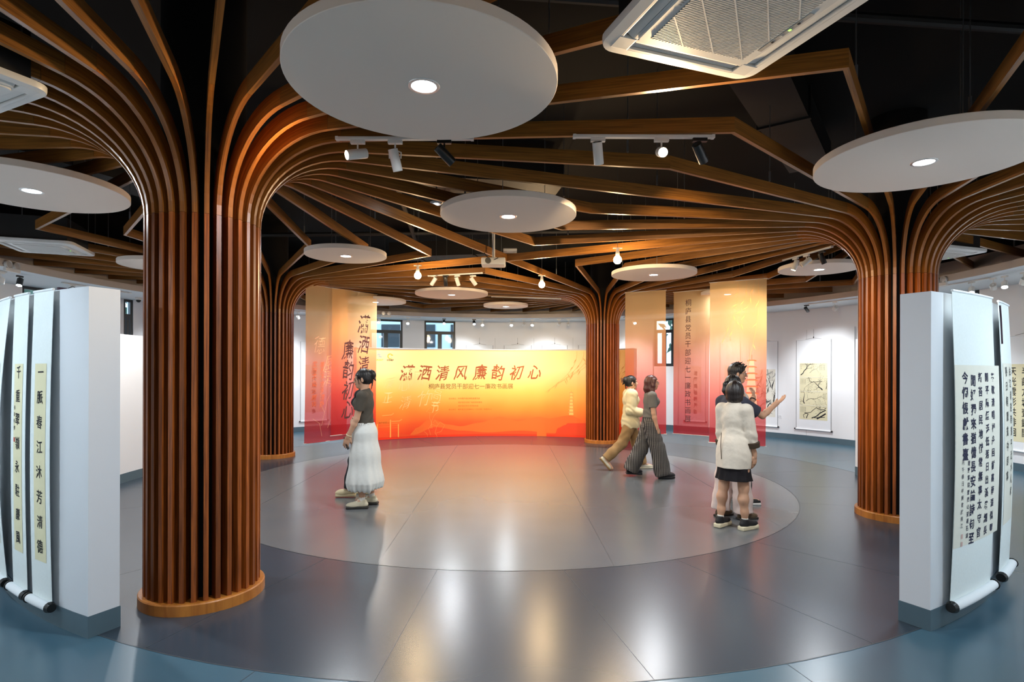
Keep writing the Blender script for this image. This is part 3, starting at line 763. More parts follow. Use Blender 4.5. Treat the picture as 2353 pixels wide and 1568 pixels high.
# ------------------------------------------------------------------ bare bulbs
def bulb(px, py, label):
    p = at(px, py, 3.05); t = thing('light_bulb', label, 'light bulb', (p.x, p.y, 3.05), 'bare round bulbs')
    x, y, z = p.x, p.y, 3.05; T = Matrix.Translation((x, y, z))
    MB().lathe([(0, -0.052), (0.03, -0.044), (0.05, -0.02), (0.054, 0.005), (0.045, 0.032), (0.026, 0.055), (0.024, 0.062)], 24, T).build('bulb', M['bulb'], t, smooth=True)
    MB().lathe([(0.025, 0.06), (0.028, 0.066), (0.026, 0.10), (0.02, 0.12), (0.02, 0.15), (0.0, 0.15)], 16, T).build('lamp_holder', M['white'], t, auto=0.6)
    MB().box((x, y, z + 0.155), (0.12, 0.03, 0.01)).build('adapter', M['white'], t)
    MB().tube([(x, y, z + 0.15), (x, y, Z_TOP)], 0.003, 6).build('cable', M['thread'], t)
    lamp('POINT', (x, y, z - 0.08), 38, WARM, 0.06)
bulb(1419, 598, 'bare glowing bulb left of the far right disc, above the walkers')
bulb(960, 634, 'bare glowing bulb left of the four-lamp track')
bulb(1245, 655, 'bare glowing bulb between the two farthest discs and the far column')

# ================================================================== SOFFIT TRACKS AND WALL SPOTS
G2 = 'small spotlights under the outer soffit'
def on_soffit(px, py, R=None):
    p = at(px, py, Z_SOF - 0.024); return Vector((p.x, p.y, Z_SOF - 0.024))
def sof_rail(a0, a1, R, label):
    t = thing('lighting_track', label, 'lighting track', pol(R, (a0 + a1) / 2, Z_SOF - 0.022), 'soffit lighting tracks')
    p = pol(R, a0, Z_SOF - 0.011); q = pol(R, a1, Z_SOF - 0.011); m_ = (p + q) / 2; d = q - p
    MB().box(None, (d.length, 0.035, 0.021), mat4=Matrix.Translation(m_) @ Matrix.Rotation(math.atan2(d.y, d.x), 4, 'Z')).build('rail', M['white'], t)
RT = 7.35
sl = [(937, 'w', 'small spotlight over the left far window'), (1020, 'b', 'black lit spotlight in front of the second far window'), (1089, 'b', 'black lit spotlight right of the second far window'),
      (1108, 'w', 'small lit spotlight right of the two black ones'), (1175, 'w', 'small lit white spotlight above the first far hanging scroll'), (1203, 'u', 'unlit spotlight above the second far hanging scroll'),
      (1223, 'w', 'lit white spotlight above the second far hanging scroll'), (1284, 'u', 'unlit spotlight above the third far hanging scroll'), (1306, 'u', 'unlit spotlight left of the far column'),
      (1458, 'w', 'lit spotlight seen through the first right banner'), (870, 'w', 'lit spotlight at the edge of the lettered banner'), (684, 'u', 'unlit spotlight right of the second column'),
      (1853, 'b2', 'black spotlight above the plum blossom scroll'), (1919, 'u', 'white spotlight left of the right-hand column'), (2232, 'w', 'lit spotlight above the right partition'),
      (2282, 'u', 'unlit spotlight between two lit ones above the right partition'), (2308, 'w', 'lit spotlight farthest right on the soffit'), (2352, 'u', 'spotlight cut by the right edge'),
      (45, 'b', 'black lit spotlight above the left couplet scrolls'), (2, 'u', 'white spotlight cut by the left edge'), (165, 'u', 'unlit spotlight just above the left partition')]
for px, kind, lb in sl:
    x, y, a = ray_circle(px, RT); p = Vector((x, y, Z_SOF - 0.022)); out = pol(R_WALL, a, 1.7)
    pr = {'w': S_WC, 'b': S_BL, 'u': S_WU, 'b2': S_BO}[kind]
    lit = kind in 'wb'
    # lit ones face inward over the aisle like the photograph's bare lenses
    aim = out if lit else (p + (out - p) * 0.4 + Vector((0.5 * math.cos(px), 0.5, 0)))
    if lit and px > 2000 or px < 60: aim = p + Vector((-0.5 if px > 1000 else 0.25, -0.6, -1.3))
    elif lit: aim = p + Vector((0.15 * math.sin(px), -0.7, -0.75))
    put_spot(pr, p, aim, lb, G2, a + PI / 2)
for k in range(20):
    a = k * 2 * PI / 20 + 0.11
    if abs((a - rad(270) + PI) % (2 * PI) - PI) < 0.35: continue
    sof_rail(a - 0.09, a + 0.09, RT, 'white lighting track screwed under the soffit')
# wall washing
for k in range(18):
    a = rad(-58) + k * rad(296) / 17
    far = math.sin(a) > 0.25
    p = pol(RT, a, Z_SOF - 0.16); lamp('SPOT', pol(7.02, a, Z_SOF - 0.10), 135, COOL, 0.15, aim=pol(R_WALL, a + 0.03, 1.0), spot=86, blend=1.0)
# spots that light the outer faces of the near partitions (soffit tracks either side of the entrance)
for a, pw in ((rad(-58), 62), (rad(-46), 60), (rad(-122), 66), (rad(-134), 50)):
    lamp('SPOT', pol(RT, a, Z_SOF - 0.14), pw, ICE, 0.04, aim=pol(R_P1, a, 1.35), spot=70, blend=0.9)
lamp('AREA', (0, -1.0, 3.05), 30, COOL, 1.2, aim=(0, -1.0, 0))

# emergency twin lamps
def twin(px, label, R=R_SOF - 0.05):
    x, y, a = ray_circle(px, R); p = Vector((x, y, Z_SOF - 0.02)); t = thing('emergency_light', label, 'emergency light', p)
    T = Matrix.Translation(p) @ Matrix.Rotation(a + PI / 2, 4, 'Z')
    MB().box(None, (0.26, 0.04, 0.05), mat4=T @ Matrix.Translation((0, 0, -0.03))).build('housing', M['white'], t, bevel=0.006)
    for s in (-1, 1):
        d = Matrix.Translation(p + (Matrix.Rotation(a + PI / 2, 3, 'Z') @ Vector((s * 0.07, 0, 0.045)))) @ Matrix.Rotation(a, 4, 'Z') @ Matrix.Rotation(-PI / 2, 4, 'Y')
        h = MB().lathe([(0.0, -0.04), (0.04, -0.03), (0.052, 0.0), (0.055, 0.02), (0.05, 0.024), (0.044, 0.012), (0.0, 0.0)], 24, d).build('lamp_head', M['white'], t, auto=0.5)
        MB().lathe([(0, 0.010), (0.043, 0.016), (0.0, 0.018)], 24, d).build('reflector', M['trim'], h)
twin(27, 'twin emergency light at the upper left soffit edge'); twin(887, 'twin emergency light above the left far window'); twin(2160, 'twin emergency light right of the right-hand column')
# dome camera left
x, y, a = ray_circle(318, 7.9); t = thing('security_camera', 'small white dome camera under the soffit left of the nearest column', 'camera', (x, y, Z_SOF))
MB().lathe([(0.0, -0.002), (0.06, -0.002), (0.06, -0.03), (0.05, -0.05), (0.0, -0.05)], 24, Matrix.Translation((x, y, Z_SOF))).build('base', M['white'], t, auto=0.5)
MB().lathe([(0.045, -0.05), (0.04, -0.075), (0.02, -0.095), (0.0, -0.1)], 24, Matrix.Translation((x, y, Z_SOF))).build('dome', M['blackp'], t, smooth=True)

# ================================================================== CEILING CLUTTER
def projector():
    p = at(1134, 612, 3.06); t = thing('projector', 'white ceiling projector glowing pink in the warm light, near the hall centre', 'projector', (p.x, p.y, 3.06))
    x, y, z = p.x, p.y, 3.06
    b = MB(); b.box((x, y, z + 0.05), (0.33, 0.26, 0.10)); o = b.build('body', M['white'], t, bevel=0.018)
    MB().lathe([(0.0, 0), (0.04, 0), (0.04, 0.03), (0.0, 0.03)], 20, Matrix.Translation((x - 0.07, y - 0.13, z + 0.05)) @ Matrix.Rotation(PI / 2, 4, 'X')).build('lens', M['blackp'], t, auto=0.5)
    MB().tube([(x, y, z + 0.09), (x, y, z + 0.5)], 0.02, 12).build('pole', M['white'], t)
    MB().lathe([(0.0, 0), (0.06, 0), (0.05, 0.06), (0.0, 0.06)], 16, Matrix.Translation((x, y, z + 0.5))).build('mount_cup', M['white'], t, auto=0.5)
    MB().tube([(x, y, z + 0.55), (x, y, Z_TOP)], 0.014, 8).build('drop_rod', M['steel'], t)
    MB().tube([(x - 0.2, y + 0.01, z + 0.3), (x - 0.1, y, z + 0.14), (x - 0.02, y - 0.12, z + 0.05), (x + 0.07, y - 0.14, z + 0.09)], 0.006, 6).build('cable', M['blackp'], t)
projector()
p = at(1172, 579, 3.36); t = thing('wireless_router', 'flat white access point box on top of the crossing beams', 'router', (p.x, p.y, 3.36))
MB().box((p.x, p.y, 3.375), (0.2, 0.2, 0.035)).build('body', M['white'], t, bevel=0.012)
MB().box((p.x, p.y, 3.357), (0.10, 0.10, 0.006)).build('foot', M['white'], t)
p = at(1003, 470, 3.38); t = thing('ceiling_sensor', 'small round fitting with an eye lamp hanging left of the middle disc', 'sensor', (p.x, p.y, 3.38))
MB().lathe([(0.0, 0.0), (0.05, 0.0), (0.07, 0.02), (0.02, 0.05), (0.02, 0.09), (0.0, 0.09)], 20, Matrix.Translation((p.x, p.y, 3.38))).build('body', M['steel'], t, auto=0.5)
MB().tube([(p.x, p.y, 3.46), (p.x, p.y, Z_TOP)], 0.008, 6).build('stem', M['steel'], t)
MB().lathe([(0.0, -0.085), (0.022, -0.08), (0.024, -0.03), (0.012, 0.0), (0, 0)], 16, Matrix.Translation((p.x, p.y, 3.38))).build('lamp', M['lens'], t, auto=0.5)
# dark ducts and pipes under the slab
def duct(p, q, wd, ht, z, label):
    p = Vector(p); q = Vector(q); d = q - p; m_ = (p + q) / 2
    t = thing('ventilation_duct', label, 'duct', (m_.x, m_.y, z))
    T = Matrix.Translation((m_.x, m_.y, z)) @ Matrix.Rotation(math.atan2(d.y, d.x), 4, 'Z')
    MB().box(None, (d.length, wd, ht), mat4=T).build('duct_body', M['duct'], t)
    n = int(d.length / 1.2)
    for k in range(n):
        MB().box(None, (0.04, wd + 0.04, ht + 0.04), mat4=T @ Matrix.Translation((-d.length / 2 + (k + 0.5) * 1.2, 0, 0))).build('flange', M['duct'], t)
duct((0.2, 2.2), (3.6, 6.9), 0.45, 0.28, 4.2, 'dark square duct crossing above the near right beams')
duct((-2.6, 6.9), (0.6, 7.4), 0.6, 0.3, 4.1, 'dark duct running across above the middle disc')
duct((-2.5, 12.0), (3.5, 11.0), 0.5, 0.3, 4.1, 'dark duct above the far beams')
duct((-6.0, 5.0), (-4.4, 8.5), 0.5, 0.3, 4.1, 'dark duct above the left ceiling disc')
for n_, (x0, y0, x1, y1) in enumerate(((-6, 3, 6, 4.2), (-6.5, 10.2, 6.5, 9.4), (-1, 2, -2.2, 15))):
    t = thing('ceiling_pipe', ['dark pipe across the near ceiling', 'dark pipe across the far ceiling', 'dark pipe running away from the viewer under the slab'][n_], 'pipe', (x0, y0, 4.0))
    MB().tube([(x0, y0, 4.0), (x1, y1, 4.0)], 0.035, 10).build('pipe', M['duct'], t)
    for k in range(4):
        f = (k + 0.5) / 4; MB().tube([(x0 + (x1 - x0) * f, y0 + (y1 - y0) * f, 4.0), (x0 + (x1 - x0) * f, y0 + (y1 - y0) * f, Z_TOP)], 0.006, 6).build('hanger', M['steel'], t)
# threaded hangers that carry the beams
rnd = random.Random(5); cnt = 0
for (n, k, f) in [(n, k, f) for n in 'ABCD' for k in range(0, NB, 1) for f in (0.45, 0.85)]:
    c = COLS[n]; a = TH0 + k * 2 * PI / NB; L, kind, cut = beam_len(n, c, a)
    r = 1.2 + (L - 1.2) * f; p = c + Vector((math.cos(a), math.sin(a), 0)) * r
    if L < 1.9 or p.y < 3.0 or (k * 7 + int(f * 10)) % 3: continue
    if cnt > 70: break
    cnt += 1
    t = thing('beam_hanger', 'thin steel rod with a clip holding a beam from the black ceiling', 'hanger rod', (p.x, p.y, ZB + BH), 'beam hanger rods')
    MB().tube([(p.x, p.y, ZB + BH - 0.01), (p.x, p.y, Z_TOP)], 0.004, 5).build('rod', M['steel'], t)
    MB().box((p.x, p.y, ZB + BH + 0.06), (0.014, 0.014, 0.09)).build('clip', M['steel'], t)

# ================================================================== BACKDROP PRINT
aM = (bl + br) / 2; RB = R_PR - 0.0035; WB = (bl - br) * RB
def SB(u, v, off=0.0): return pol(RB - off, aM - u / RB, v)        # u to the right, 0 in the middle
def px2u(px): return (aM - ray_circle(px, RB)[2]) * RB
def py2v(px, py):
    X, Y, a = ray_circle(px, RB); return atd(px, py, Y).z
def strokes_to(pts): return [(px2u(x), py2v(x, y)) for x, y in pts]
def band(name, pts, m, z, base_y=1004):
    """filled silhouette between a ridge line and the foot, split in columns so it bends with the print"""
    mb = MB(); P_ = strokes_to(pts); N = 70; u0, u1 = P_[0][0], P_[-1][0]; top = []
    for i in range(N + 1):
        u = u0 + (u1 - u0) * i / N
        for (ua, va), (ub, vb) in zip(P_, P_[1:]):
            if ua - 1e-6 <= u <= ub + 1e-6: s = (u - ua) / max(1e-6, ub - ua); s2 = s * s * (3 - 2 * s); v_ = va + (vb - va) * s2; break
        top.append((u, v_))
    for (ua, va), (ub, vb) in zip(top, top[1:]): mb.add([SB(ua, 0.055, z), SB(ub, 0.055, z), SB(ub, max(0.06, vb), z), SB(ua, max(0.06, va), z)], [(0, 1, 2, 3)])
    mb.build(name, m, P_B)
band('hill_print', [(940, 1003), (955, 985), (990, 962), (1030, 976), (1060, 980), (1100, 972), (1150, 958), (1190, 968), (1240, 958), (1260, 962), (1310, 955), (1345, 968), (1400, 960), (1455, 975)], M['hill2'], 0.0004)
band('hill_print', [(822, 996), (860, 990), (900, 994), (950, 1000), (1000, 982), (1060, 990), (1120, 994), (1200, 990), (1270, 996), (1330, 988), (1455, 992)], M['hill'], 0.0008)
band('temple_roof_print', [(1275, 1000), (1282, 984), (1300, 977), (1304, 973), (1350, 973), (1400, 974), (1455, 975)], M['roofp'], 0.0012)
tb = MB()
for i, ch in enumerate('瀟洒清风'): put_char(tb, ch, lambda u, v: SB(u, v, 0.0014), px2u((935, 976, 1017, 1059)[i]), py2v(1000, 857), 0.385, 0.010, 0.55, 0.24, 0.85, i + 3)
for i, ch in enumerate('廉韵初心'): put_char(tb, ch, lambda u, v: SB(u, v, 0.0014), px2u((1104, 1144, 1187, 1229)[i]), py2v(1150, 856), 0.385, 0.010, 0.55, 0.24, 0.85, i + 9)
tb.build('title_lettering', M['title'], P_B)
tb = MB(); s = '桐庐县党员干部迎七一廉政书画展'
for i, ch in enumerate(s): put_char(tb, ch, lambda u, v: SB(u, v, 0.0014), px2u(991 + i * 13.0), py2v(1080, 888), 0.142, 0.0, 0, 0, 1, i)
tb.build('subtitle_lettering', M['sub'], P_B)
tb = MB()
for s, x0, y in (('主办单位：中共桐庐县纪律检查委员会', 1033, 916), ('桐庐县文化和广电旅游体育局', 1055, 925), ('桐庐县文学艺术界联合会', 1055, 933), ('承办单位：桐庐县文化发展中心（文化馆、非遗中心）', 1033, 941)):
    for i, ch in enumerate(s): put_char(tb, ch, lambda u, v: SB(u, v, 0.0014), px2u(x0 + i * 4.25), py2v(1080, y), 0.044, keep=True)
tb.build('small_lettering', M['small'], P_B)
lg = MB(); u0 = px2u(896.5); v0 = py2v(896, 819)
ribbon(lg, [(u0 + 0.055 * math.cos(a), v0 + 0.055 * math.sin(a)) for a in np.linspace(0.2, 5.6, 20)], [0.004 + 0.018 * math.sin(PI * k / 19) for k in range(20)], lambda u, v: SB(u, v, 0.0014))
ribbon(lg, [(u0 + 0.01, v0 + 0.02), (u0 + 0.05, v0 + 0.03), (u0 + 0.075, v0 + 0.028)], [0.004, 0.02, 0.003], lambda u, v: SB(u, v, 0.0014))
lg.build('logo', M['gold'], P_B)
lg = MB()
for i, ch in enumerate('文艺桐庐'): put_char(lg, ch, lambda u, v: SB(u, v, 0.0014), u0 - 0.065 + i * 0.043, v0 - 0.09, 0.042, 0.02)
lg.build('logo_lettering', M['ink'], P_B)
lg = MB(); u0 = px2u(872)
ribbon(lg, [(u0 - 0.05, v0 + 0.03), (u0 - 0.02, v0 + 0.045), (u0 + 0.03, v0 + 0.035), (u0 - 0.01, v0 + 0.02), (u0 - 0.02, v0 - 0.005), (u0 + 0.05, v0 - 0.02)], 0.011, lambda u, v: SB(u, v, 0.0014))
lg.build('logo', M['blue'], P_B)
lg = MB()
for i, ch in enumerate('潇洒桐庐'): put_char(lg, ch, lambda u, v: SB(u, v, 0.0014), u0 - 0.06 + i * 0.042, v0 - 0.088, 0.04, 0.0, 1.0, 0.3)
lg.build('logo_lettering', M['gold'], P_B)
# ghost calligraphy, lotus line drawing, gateway, pagoda, pavilion, willow twigs
gh = MB()
for (x, y, ch, s_) in ((895, 880, '廉', .3), (892, 915, '正', .3), (930, 885, '心', .36), (932, 925, '清', .34), (962, 870, '风', .4), (975, 915, '竹', .42), (1005, 905, '高', .36), (1000, 935, '节', .3)):
    put_char(gh, ch, lambda u, v: SB(u, v, 0.0010), px2u(x), py2v(x, y), s_, -0.016, 0.8, 0.3, 0.8, x)
gh.build('faint_calligraphy', mat('faint_calligraphy_print', 'ffcf86', 0.6), P_B)
lo = MB(); Lw = 0.004
for c in ([(988, 950), (987, 960), (992, 972), (993, 985)], [(1008, 946), (998, 955), (992, 968), (990, 985)], [(980, 947), (985, 940), (990, 936), (998, 944), (992, 949), (984, 949)],
          [(990, 1000), (985, 985), (992, 975), (1004, 980), (1000, 995)], [(1004, 980), (1012, 970), (1022, 978), (1014, 992), (1002, 996)], [(975, 992), (982, 998), (983, 1004)], [(1000, 995), (1005, 1003), (1003, 1008)], [(996, 972), (1000, 966), (1006, 974)]):
    ribbon(lo, strokes_to(c), Lw, lambda u, v: SB(u, v, 0.0016))
lo.build('lotus_drawing', M['lotus'], P_B)
gt = MB()
def gbox(x0, x1, y0, y1): 
    a, b = strokes_to([(x0, y1), (x1, y0)]); poly(gt, [(a[0], a[1]), (b[0], a[1]), (b[0], b[1]), (a[0], b[1])], lambda u, v: SB(u, v, 0.0018))
for b in ((868, 901, 960, 961.5), (867, 903, 963, 964.5), (870, 901, 968, 969), (870, 899, 975, 976.5), (870, 899, 981, 982), (896, 899, 965, 1006), (866, 868.5, 975, 1008), (901, 919, 972, 973.5), (901, 918, 977, 978), (914.5, 917, 975, 1005), (901, 916, 983, 984)): gbox(*b)
for c in ([(878, 956), (900, 954), (905, 950)], [(900, 969), (918, 968), (924, 964)]): ribbon(gt, strokes_to(c), 0.02, lambda u, v: SB(u, v, 0.0018))
gt.build('gateway_print', mat('gateway_print', 'ffa048', 0.6), P_B)
gl = MB()
for i, ch in enumerate('桐庐桐君山'): put_char(gl, ch, lambda u, v: SB(u, v, 0.0019), px2u(872 + i * 5), py2v(880, 972), 0.05, 0.01)
gl.build('gateway_lettering', M['small'], P_B)
pg = MB(); pr_ = MB()
for k in range(7):
    yb = 954 - k * 7.6; wd = 5.2 - k * 0.42
    a = strokes_to([(1313 - wd, yb), (1313 + wd, yb - 5.6)]); poly(pg, [(a[0][0], a[0][1]), (a[1][0], a[0][1]), (a[1][0] - 0.008, a[1][1]), (a[0][0] + 0.008, a[1][1])], lambda u, v: SB(u, v, 0.0018))
    c = strokes_to([(1313 - wd - 1.8, yb - 4.6), (1313 - wd, yb - 5.9), (1313 + wd, yb - 5.9), (1313 + wd + 1.8, yb - 4.6)]); ribbon(pr_, c, 0.016, lambda u, v: SB(u, v, 0.0022))
ribbon(pr_, strokes_to([(1313, 904), (1313, 898)]), 0.01, lambda u, v: SB(u, v, 0.002))
pg.build('pagoda_print', M['pagoda'], P_B); pr_.build('pagoda_roofs', M['willow'], P_B)
pv = MB()
for (x0, x1, y0, y1) in ((1234, 1256, 972, 1003), (1232, 1254, 966, 969), (1236, 1250, 962, 964)):
    a, b = strokes_to([(x0, y1), (x1, y0)]); poly(pv, [(a[0], a[1]), (b[0], a[1]), (b[0] - 0.01, b[1]), (a[0] + 0.01, b[1])], lambda u, v: SB(u, v, 0.0014))
pv.build('pavilion_print', M['hill2'], P_B)
def willow(mb, surf, x0, y0, drop, lean, n, s=1.0, seed=1):
    r_ = random.Random(seed)
    for k in range(n):
        pts = [(x0 + k * 0.16 * s + lean * t_ * t_ * s + 0.02 * math.sin(t_ * 5 + k), y0 - drop * t_ * (0.6 + 0.4 * r_.random() ** 0) * (1 - 0.12 * k)) for t_ in np.linspace(0, 1, 12)]
        ribbon(mb, pts, 0.005 * s, surf)
        for j in range(2, 12, 2):
            x, y = pts[j]; sd = -1 if (j + k) % 3 else 1; l = 0.13 * s; a = -2.3 if sd < 0 else -1.2; a += r_.uniform(-.3, .3)
            ribbon(mb, [(x, y), (x + l * .4 * math.cos(a), y + l * .4 * math.sin(a)), (x + l * math.cos(a), y + l * math.sin(a))], [0.003, 0.02 * s, 0.002], surf)
wl = MB(); willow(wl, lambda u, v: SB(u, v, 0.0016), px2u(1325), 2.08, 1.0, -0.75, 4, 1.0, 3); willow(wl, lambda u, v: SB(u, v, 0.0016), px2u(1425), 2.08, 1.1, -0.5, 3, 1.0, 8)
wl.build('willow_print', M['willow'], P_B)
eb = MB(); arc_band(eb, R_P0 - 0.03, R_P1, br, bl, Z_P, Z_P + 0.012, 0.03); eb.build('top_cap', M['panelw'], P_B)

# ================================================================== BANNERS
def banner(pa, pb, ztop, zbot, label, deco):
    """pa, pb: (pixel x, pixel y) of the top corners"""
    A = at(pa[0], pa[1], ztop); B = at(pb[0], pb[1], ztop); A.z = B.z = 0
    t = thing('hanging_banner', label, 'banner', ((A.x + B.x) / 2, (A.y + B.y) / 2, zbot))
    W = (B - A).length; d = (B - A).normalized(); nn = Vector((-d.y, d.x, 0))
    if nn.y > 0: nn = -nn
    sd = abs(A.x) * 3
    def S(u, v, off=0.0):
        s = (v - zbot) / (ztop - zbot)
        return A + d * (u + 0.012 * math.sin(s * 3 + sd) * (1 - s)) + nn * (0.02 * math.sin(u * 5 + s * 2.5 + sd) * (1 - s) + 0.012 * math.sin(u * 11 + sd) + off) + Vector((0, 0, v))
    mb = MB(); nu, nv = 12, 24; th = 0.0012
    for o_ in (0.0, th):
        vs = [S(W * i / nu, zbot + (ztop - zbot) * j / nv, o_) for j in range(nv + 1) for i in range(nu + 1)]
        if o_ == 0.0: mb.add(vs, [(j * (nu + 1) + i, j * (nu + 1) + i + 1, (j + 1) * (nu + 1) + i + 1, (j + 1) * (nu + 1) + i) for j in range(nv) for i in range(nu)])
    mb.build('cloth', M['banner'], t, smooth=True)
    for z, nm in ((ztop, 'top_rod'), (zbot, 'bottom_rod')): MB().tube([S(-0.015, z), S(W / 2, z), S(W + 0.015, z)], 0.006, 8).build(nm, M['white'], t)
    for s in (0.06, 0.94): MB().tube([S(W * s, ztop), S(W * s, ztop) + Vector((0, 0, 3.36 - ztop))], 0.002, 5).build('string', M['thread'], t)
    if deco: deco(t, S, W)
def dc1(t, S, W):
    mb = MB(); f = lambda u, v: S(u, v, 0.004)
    col_text(mb, '廉而不贪多清静', f, W * 0.36, 1.72, 0.125, 0.13, bold=0.0, brush=0.8, shear=0.2, sx=0.9); col_text(mb, '潔而不染少塵埃', f, W * 0.17, 1.72, 0.125, 0.13, bold=0.0, brush=0.8, shear=0.2, sx=0.9)
    mb.build('lettering', M['bmid'], t)
    mb = MB()
    for i, (ch, u, v) in enumerate((('風', .55, 1.75), ('清', .52, 1.45), ('德', .3, 2.1))): put_char(mb, ch, f, u * W, v, 0.36, -0.018, 0.8, 0.3, 0.8, i)
    for c in ([(0.35, 0.55), (0.42, 0.8), (0.5, 1.05), (0.6, 1.2)], [(0.42, 0.8), (0.3, 1.0), (0.33, 1.2)], [(0.5, 0.5), (0.62, 0.75), (0.75, 0.7), (0.7, 0.45)], [(0.15, 0.7), (0.3, 0.6), (0.36, 0.35)]): ribbon(mb, [(a * W, b) for a, b in c], 0.004, f)
    mb.build('faint_print', M['bghost'], t)
def dc2(t, S, W):
    mb = MB(); f = lambda u, v: S(u, v, 0.004)
    for i, ch in enumerate('瀟洒清风'): put_char(mb, ch, f, W * 0.68, 2.56 - i * 0.42, 0.40, 0.008, 0.55, 0.22, 0.72, i + 3)
    for i, ch in enumerate('廉韵初心'): put_char(mb, ch, f, W * 0.33, 2.02 - i * 0.40, 0.40, 0.006, 0.55, 0.22, 0.72, i + 9)
    mb.build('lettering', M['printdark'], t)
def dc4(t, S, W):
    mb = MB(); f = lambda u, v: S(u, v, 0.004)
    col_text(mb, '桐庐县党员干部迎七一廉政书画展', f, W * 0.42, 2.98, 0.166, 0.145, sx=0.92); mb.build('lettering', M['printdark'], t)
def dc5(t, S, W):
    f = lambda u, v: S(u, v, 0.004); mb = MB()
    willow(mb, f, W * 0.50, 3.2, 1.1, -0.3, 3, 0.8, 4); willow(mb, f, W * 0.86, 3.18, 2.0, -0.35, 1, 0.9, 6)
    mb.build('willow_print', M['bwillow'], t)
    mb = MB(); rf = MB()
    for k in range(7):
        zb = 1.02 + k * 0.115; wd = 0.10 - k * 0.009; u = W * 0.75
        poly(mb, [(u - wd, zb), (u + wd, zb), (u + wd - 0.01, zb + 0.085), (u - wd + 0.01, zb + 0.085)], f)
        ribbon(rf, [(u - wd - 0.03, zb + 0.082), (u - wd, zb + 0.094), (u + wd, zb + 0.094), (u + wd + 0.03, zb + 0.082)], 0.02, f)
    ribbon(rf, [(W * 0.75, 1.82), (W * 0.75, 1.9)], 0.01, f)
    mb.build('pagoda_print', mat('banner_pagoda', 'f2a890', 0.8), t); rf.build('pagoda_roofs', M['bmid'], t)
ZT = 3.215
banner((703, 653), (800, 668), ZT, 0.24, 'translucent orange to red banner hanging far left, right of the second column', dc1)
banner((764, 662), (867, 677.5), ZT - 0.01, 0.34, 'translucent banner with brush lettering behind the young woman in a white skirt', dc2)
banner((1437, 672.5), (1530, 667), ZT, 0.36, 'first translucent banner right of the far column, without lettering', None)
banner((1548, 672), (1631, 665), ZT, 0.34, 'translucent banner with one column of dark lettering', dc4)
banner((1631, 650), (1762, 640), ZT, 0.32, 'tallest looking banner on the right with willow and pagoda print', dc5)

# ================================================================== SCROLLS
def hscroll(label, S, W, z0, z1, art, top_at, extra=None, knob=True, tk='silk', rollr=0.024, bow=None, group=None, loc=None, cord=None):
    """S(u, z, off): surface the scroll hangs on; u 0..W"""
    t = thing('hanging_scroll', label, 'scroll', loc if loc is not None else S(W / 2, z0), group)
    bw = bow or (lambda z: 0.012)
    nu, nv = 10, 20; vs = []
    for j in range(nv + 1):
        z = z0 + (z1 - z0) * j / nv
        for i in range(nu + 1): vs.append(S(W * i / nu, z, bw(z)))
    for j in range(nv + 1):
        z = z0 + (z1 - z0) * j / nv
        for i in range(nu + 1): vs.append(S(W * i / nu, z, bw(z) - 0.002))
    n1 = (nu + 1) * (nv + 1); fs = []
    for j in range(nv):
        for i in range(nu):
            a = j * (nu + 1) + i; fs.append((a, a + 1, a + nu + 2, a + nu + 1)); fs.append((n1 + a, n1 + a + nu + 1, n1 + a + nu + 2, n1 + a + 1))
        a = j * (nu + 1); fs.append((a, a + nu + 1, n1 + a + nu + 1, n1 + a)); a += nu; fs.append((a, n1 + a, n1 + a + nu + 1, a + nu + 1))
    MB().add(vs, fs).build('mount', M['paper'] if tk == 'silk' else M['paperw'], t, auto=0.7)
    if art:
        (u0, u1, a0, a1, m_) = art; mb = MB()
        mb.add([S(u0 + (u1 - u0) * i / 8, a0 + (a1 - a0) * j / 12, bw(a0 + (a1 - a0) * j / 12) + 0.0015) for j in range(13) for i in range(9)], [(j * 9 + i, j * 9 + i + 1, j * 9 + i + 10, j * 9 + i + 9) for j in range(12) for i in range(8)])
        mb.build('art_paper', m_, t)
    rp = [S(W * i / 6, z0, bw(z0) + rollr * 0.6) for i in range(7)]
    MB().tube(rp, rollr, 14).build('roller', M['paperw'], t, auto=0.9)
    for e, d in ((0, -1), (6, 1)):
        p = rp[e]; q = p + (rp[e] - rp[e - d]).normalized() * 0.035
        if knob: MB().tube([p, p + (q - p) * 0.15, p + (q - p) * 0.5, q], [rollr * 1.0, rollr * 1.25, rollr * 1.15, rollr * 0.95], 14).build('roller_knob', M['blackp'], t, auto=0.6)
    MB().tube([S(W * i / 6, z1, bw(z1)) for i in range(7)], 0.008, 8).build('top_rod', M['paperw'] if knob else M['thread'], t)
    if top_at is not None:
        pk = S(W / 2, top_at, 0.01)
        MB().tube([S(W * 0.25, z1 + 0.005, bw(z1)), S(W / 2, z1 + 0.04, bw(z1)), S(W * 0.75, z1 + 0.005, bw(z1))], 0.0025, 5).build('hanging_cord', M['thread'], t)
        MB().tube([S(W / 2, z1 + 0.035, bw(z1)), pk], 0.0022, 5).build('wire', M['thread'], t)
        MB().box(S(W / 2, z1 + 0.05, bw(z1) + 0.004), (0.014, 0.014, 0.04)).build('hook', M['blackp'], t)
    if tk != 'silk':
        e_ = MB(); fe = lambda u, v: S(u, v, bw(v) + 0.001)
        for uu in (0.004, W - 0.004): ribbon(e_, [(uu, z0 + 0.02), (uu, (z0 + z1) / 2), (uu, z1)], 0.009, fe)
        e_.build('edge_binding', M['thread'], t)
    if extra: extra(t, lambda u, v: S(u, v, bw(v) + 0.003))
    return t
def cylS(R, aL, sgn=-1):
    """wall surface of radius R; u runs to the viewer's right starting at angle aL; sgn<0: angle falls to the right (inner face)"""
    def S(u, z, off=0.0):
        return pol(R - off if sgn < 0 else R + off, aL + sgn * u / R, z)
    return S
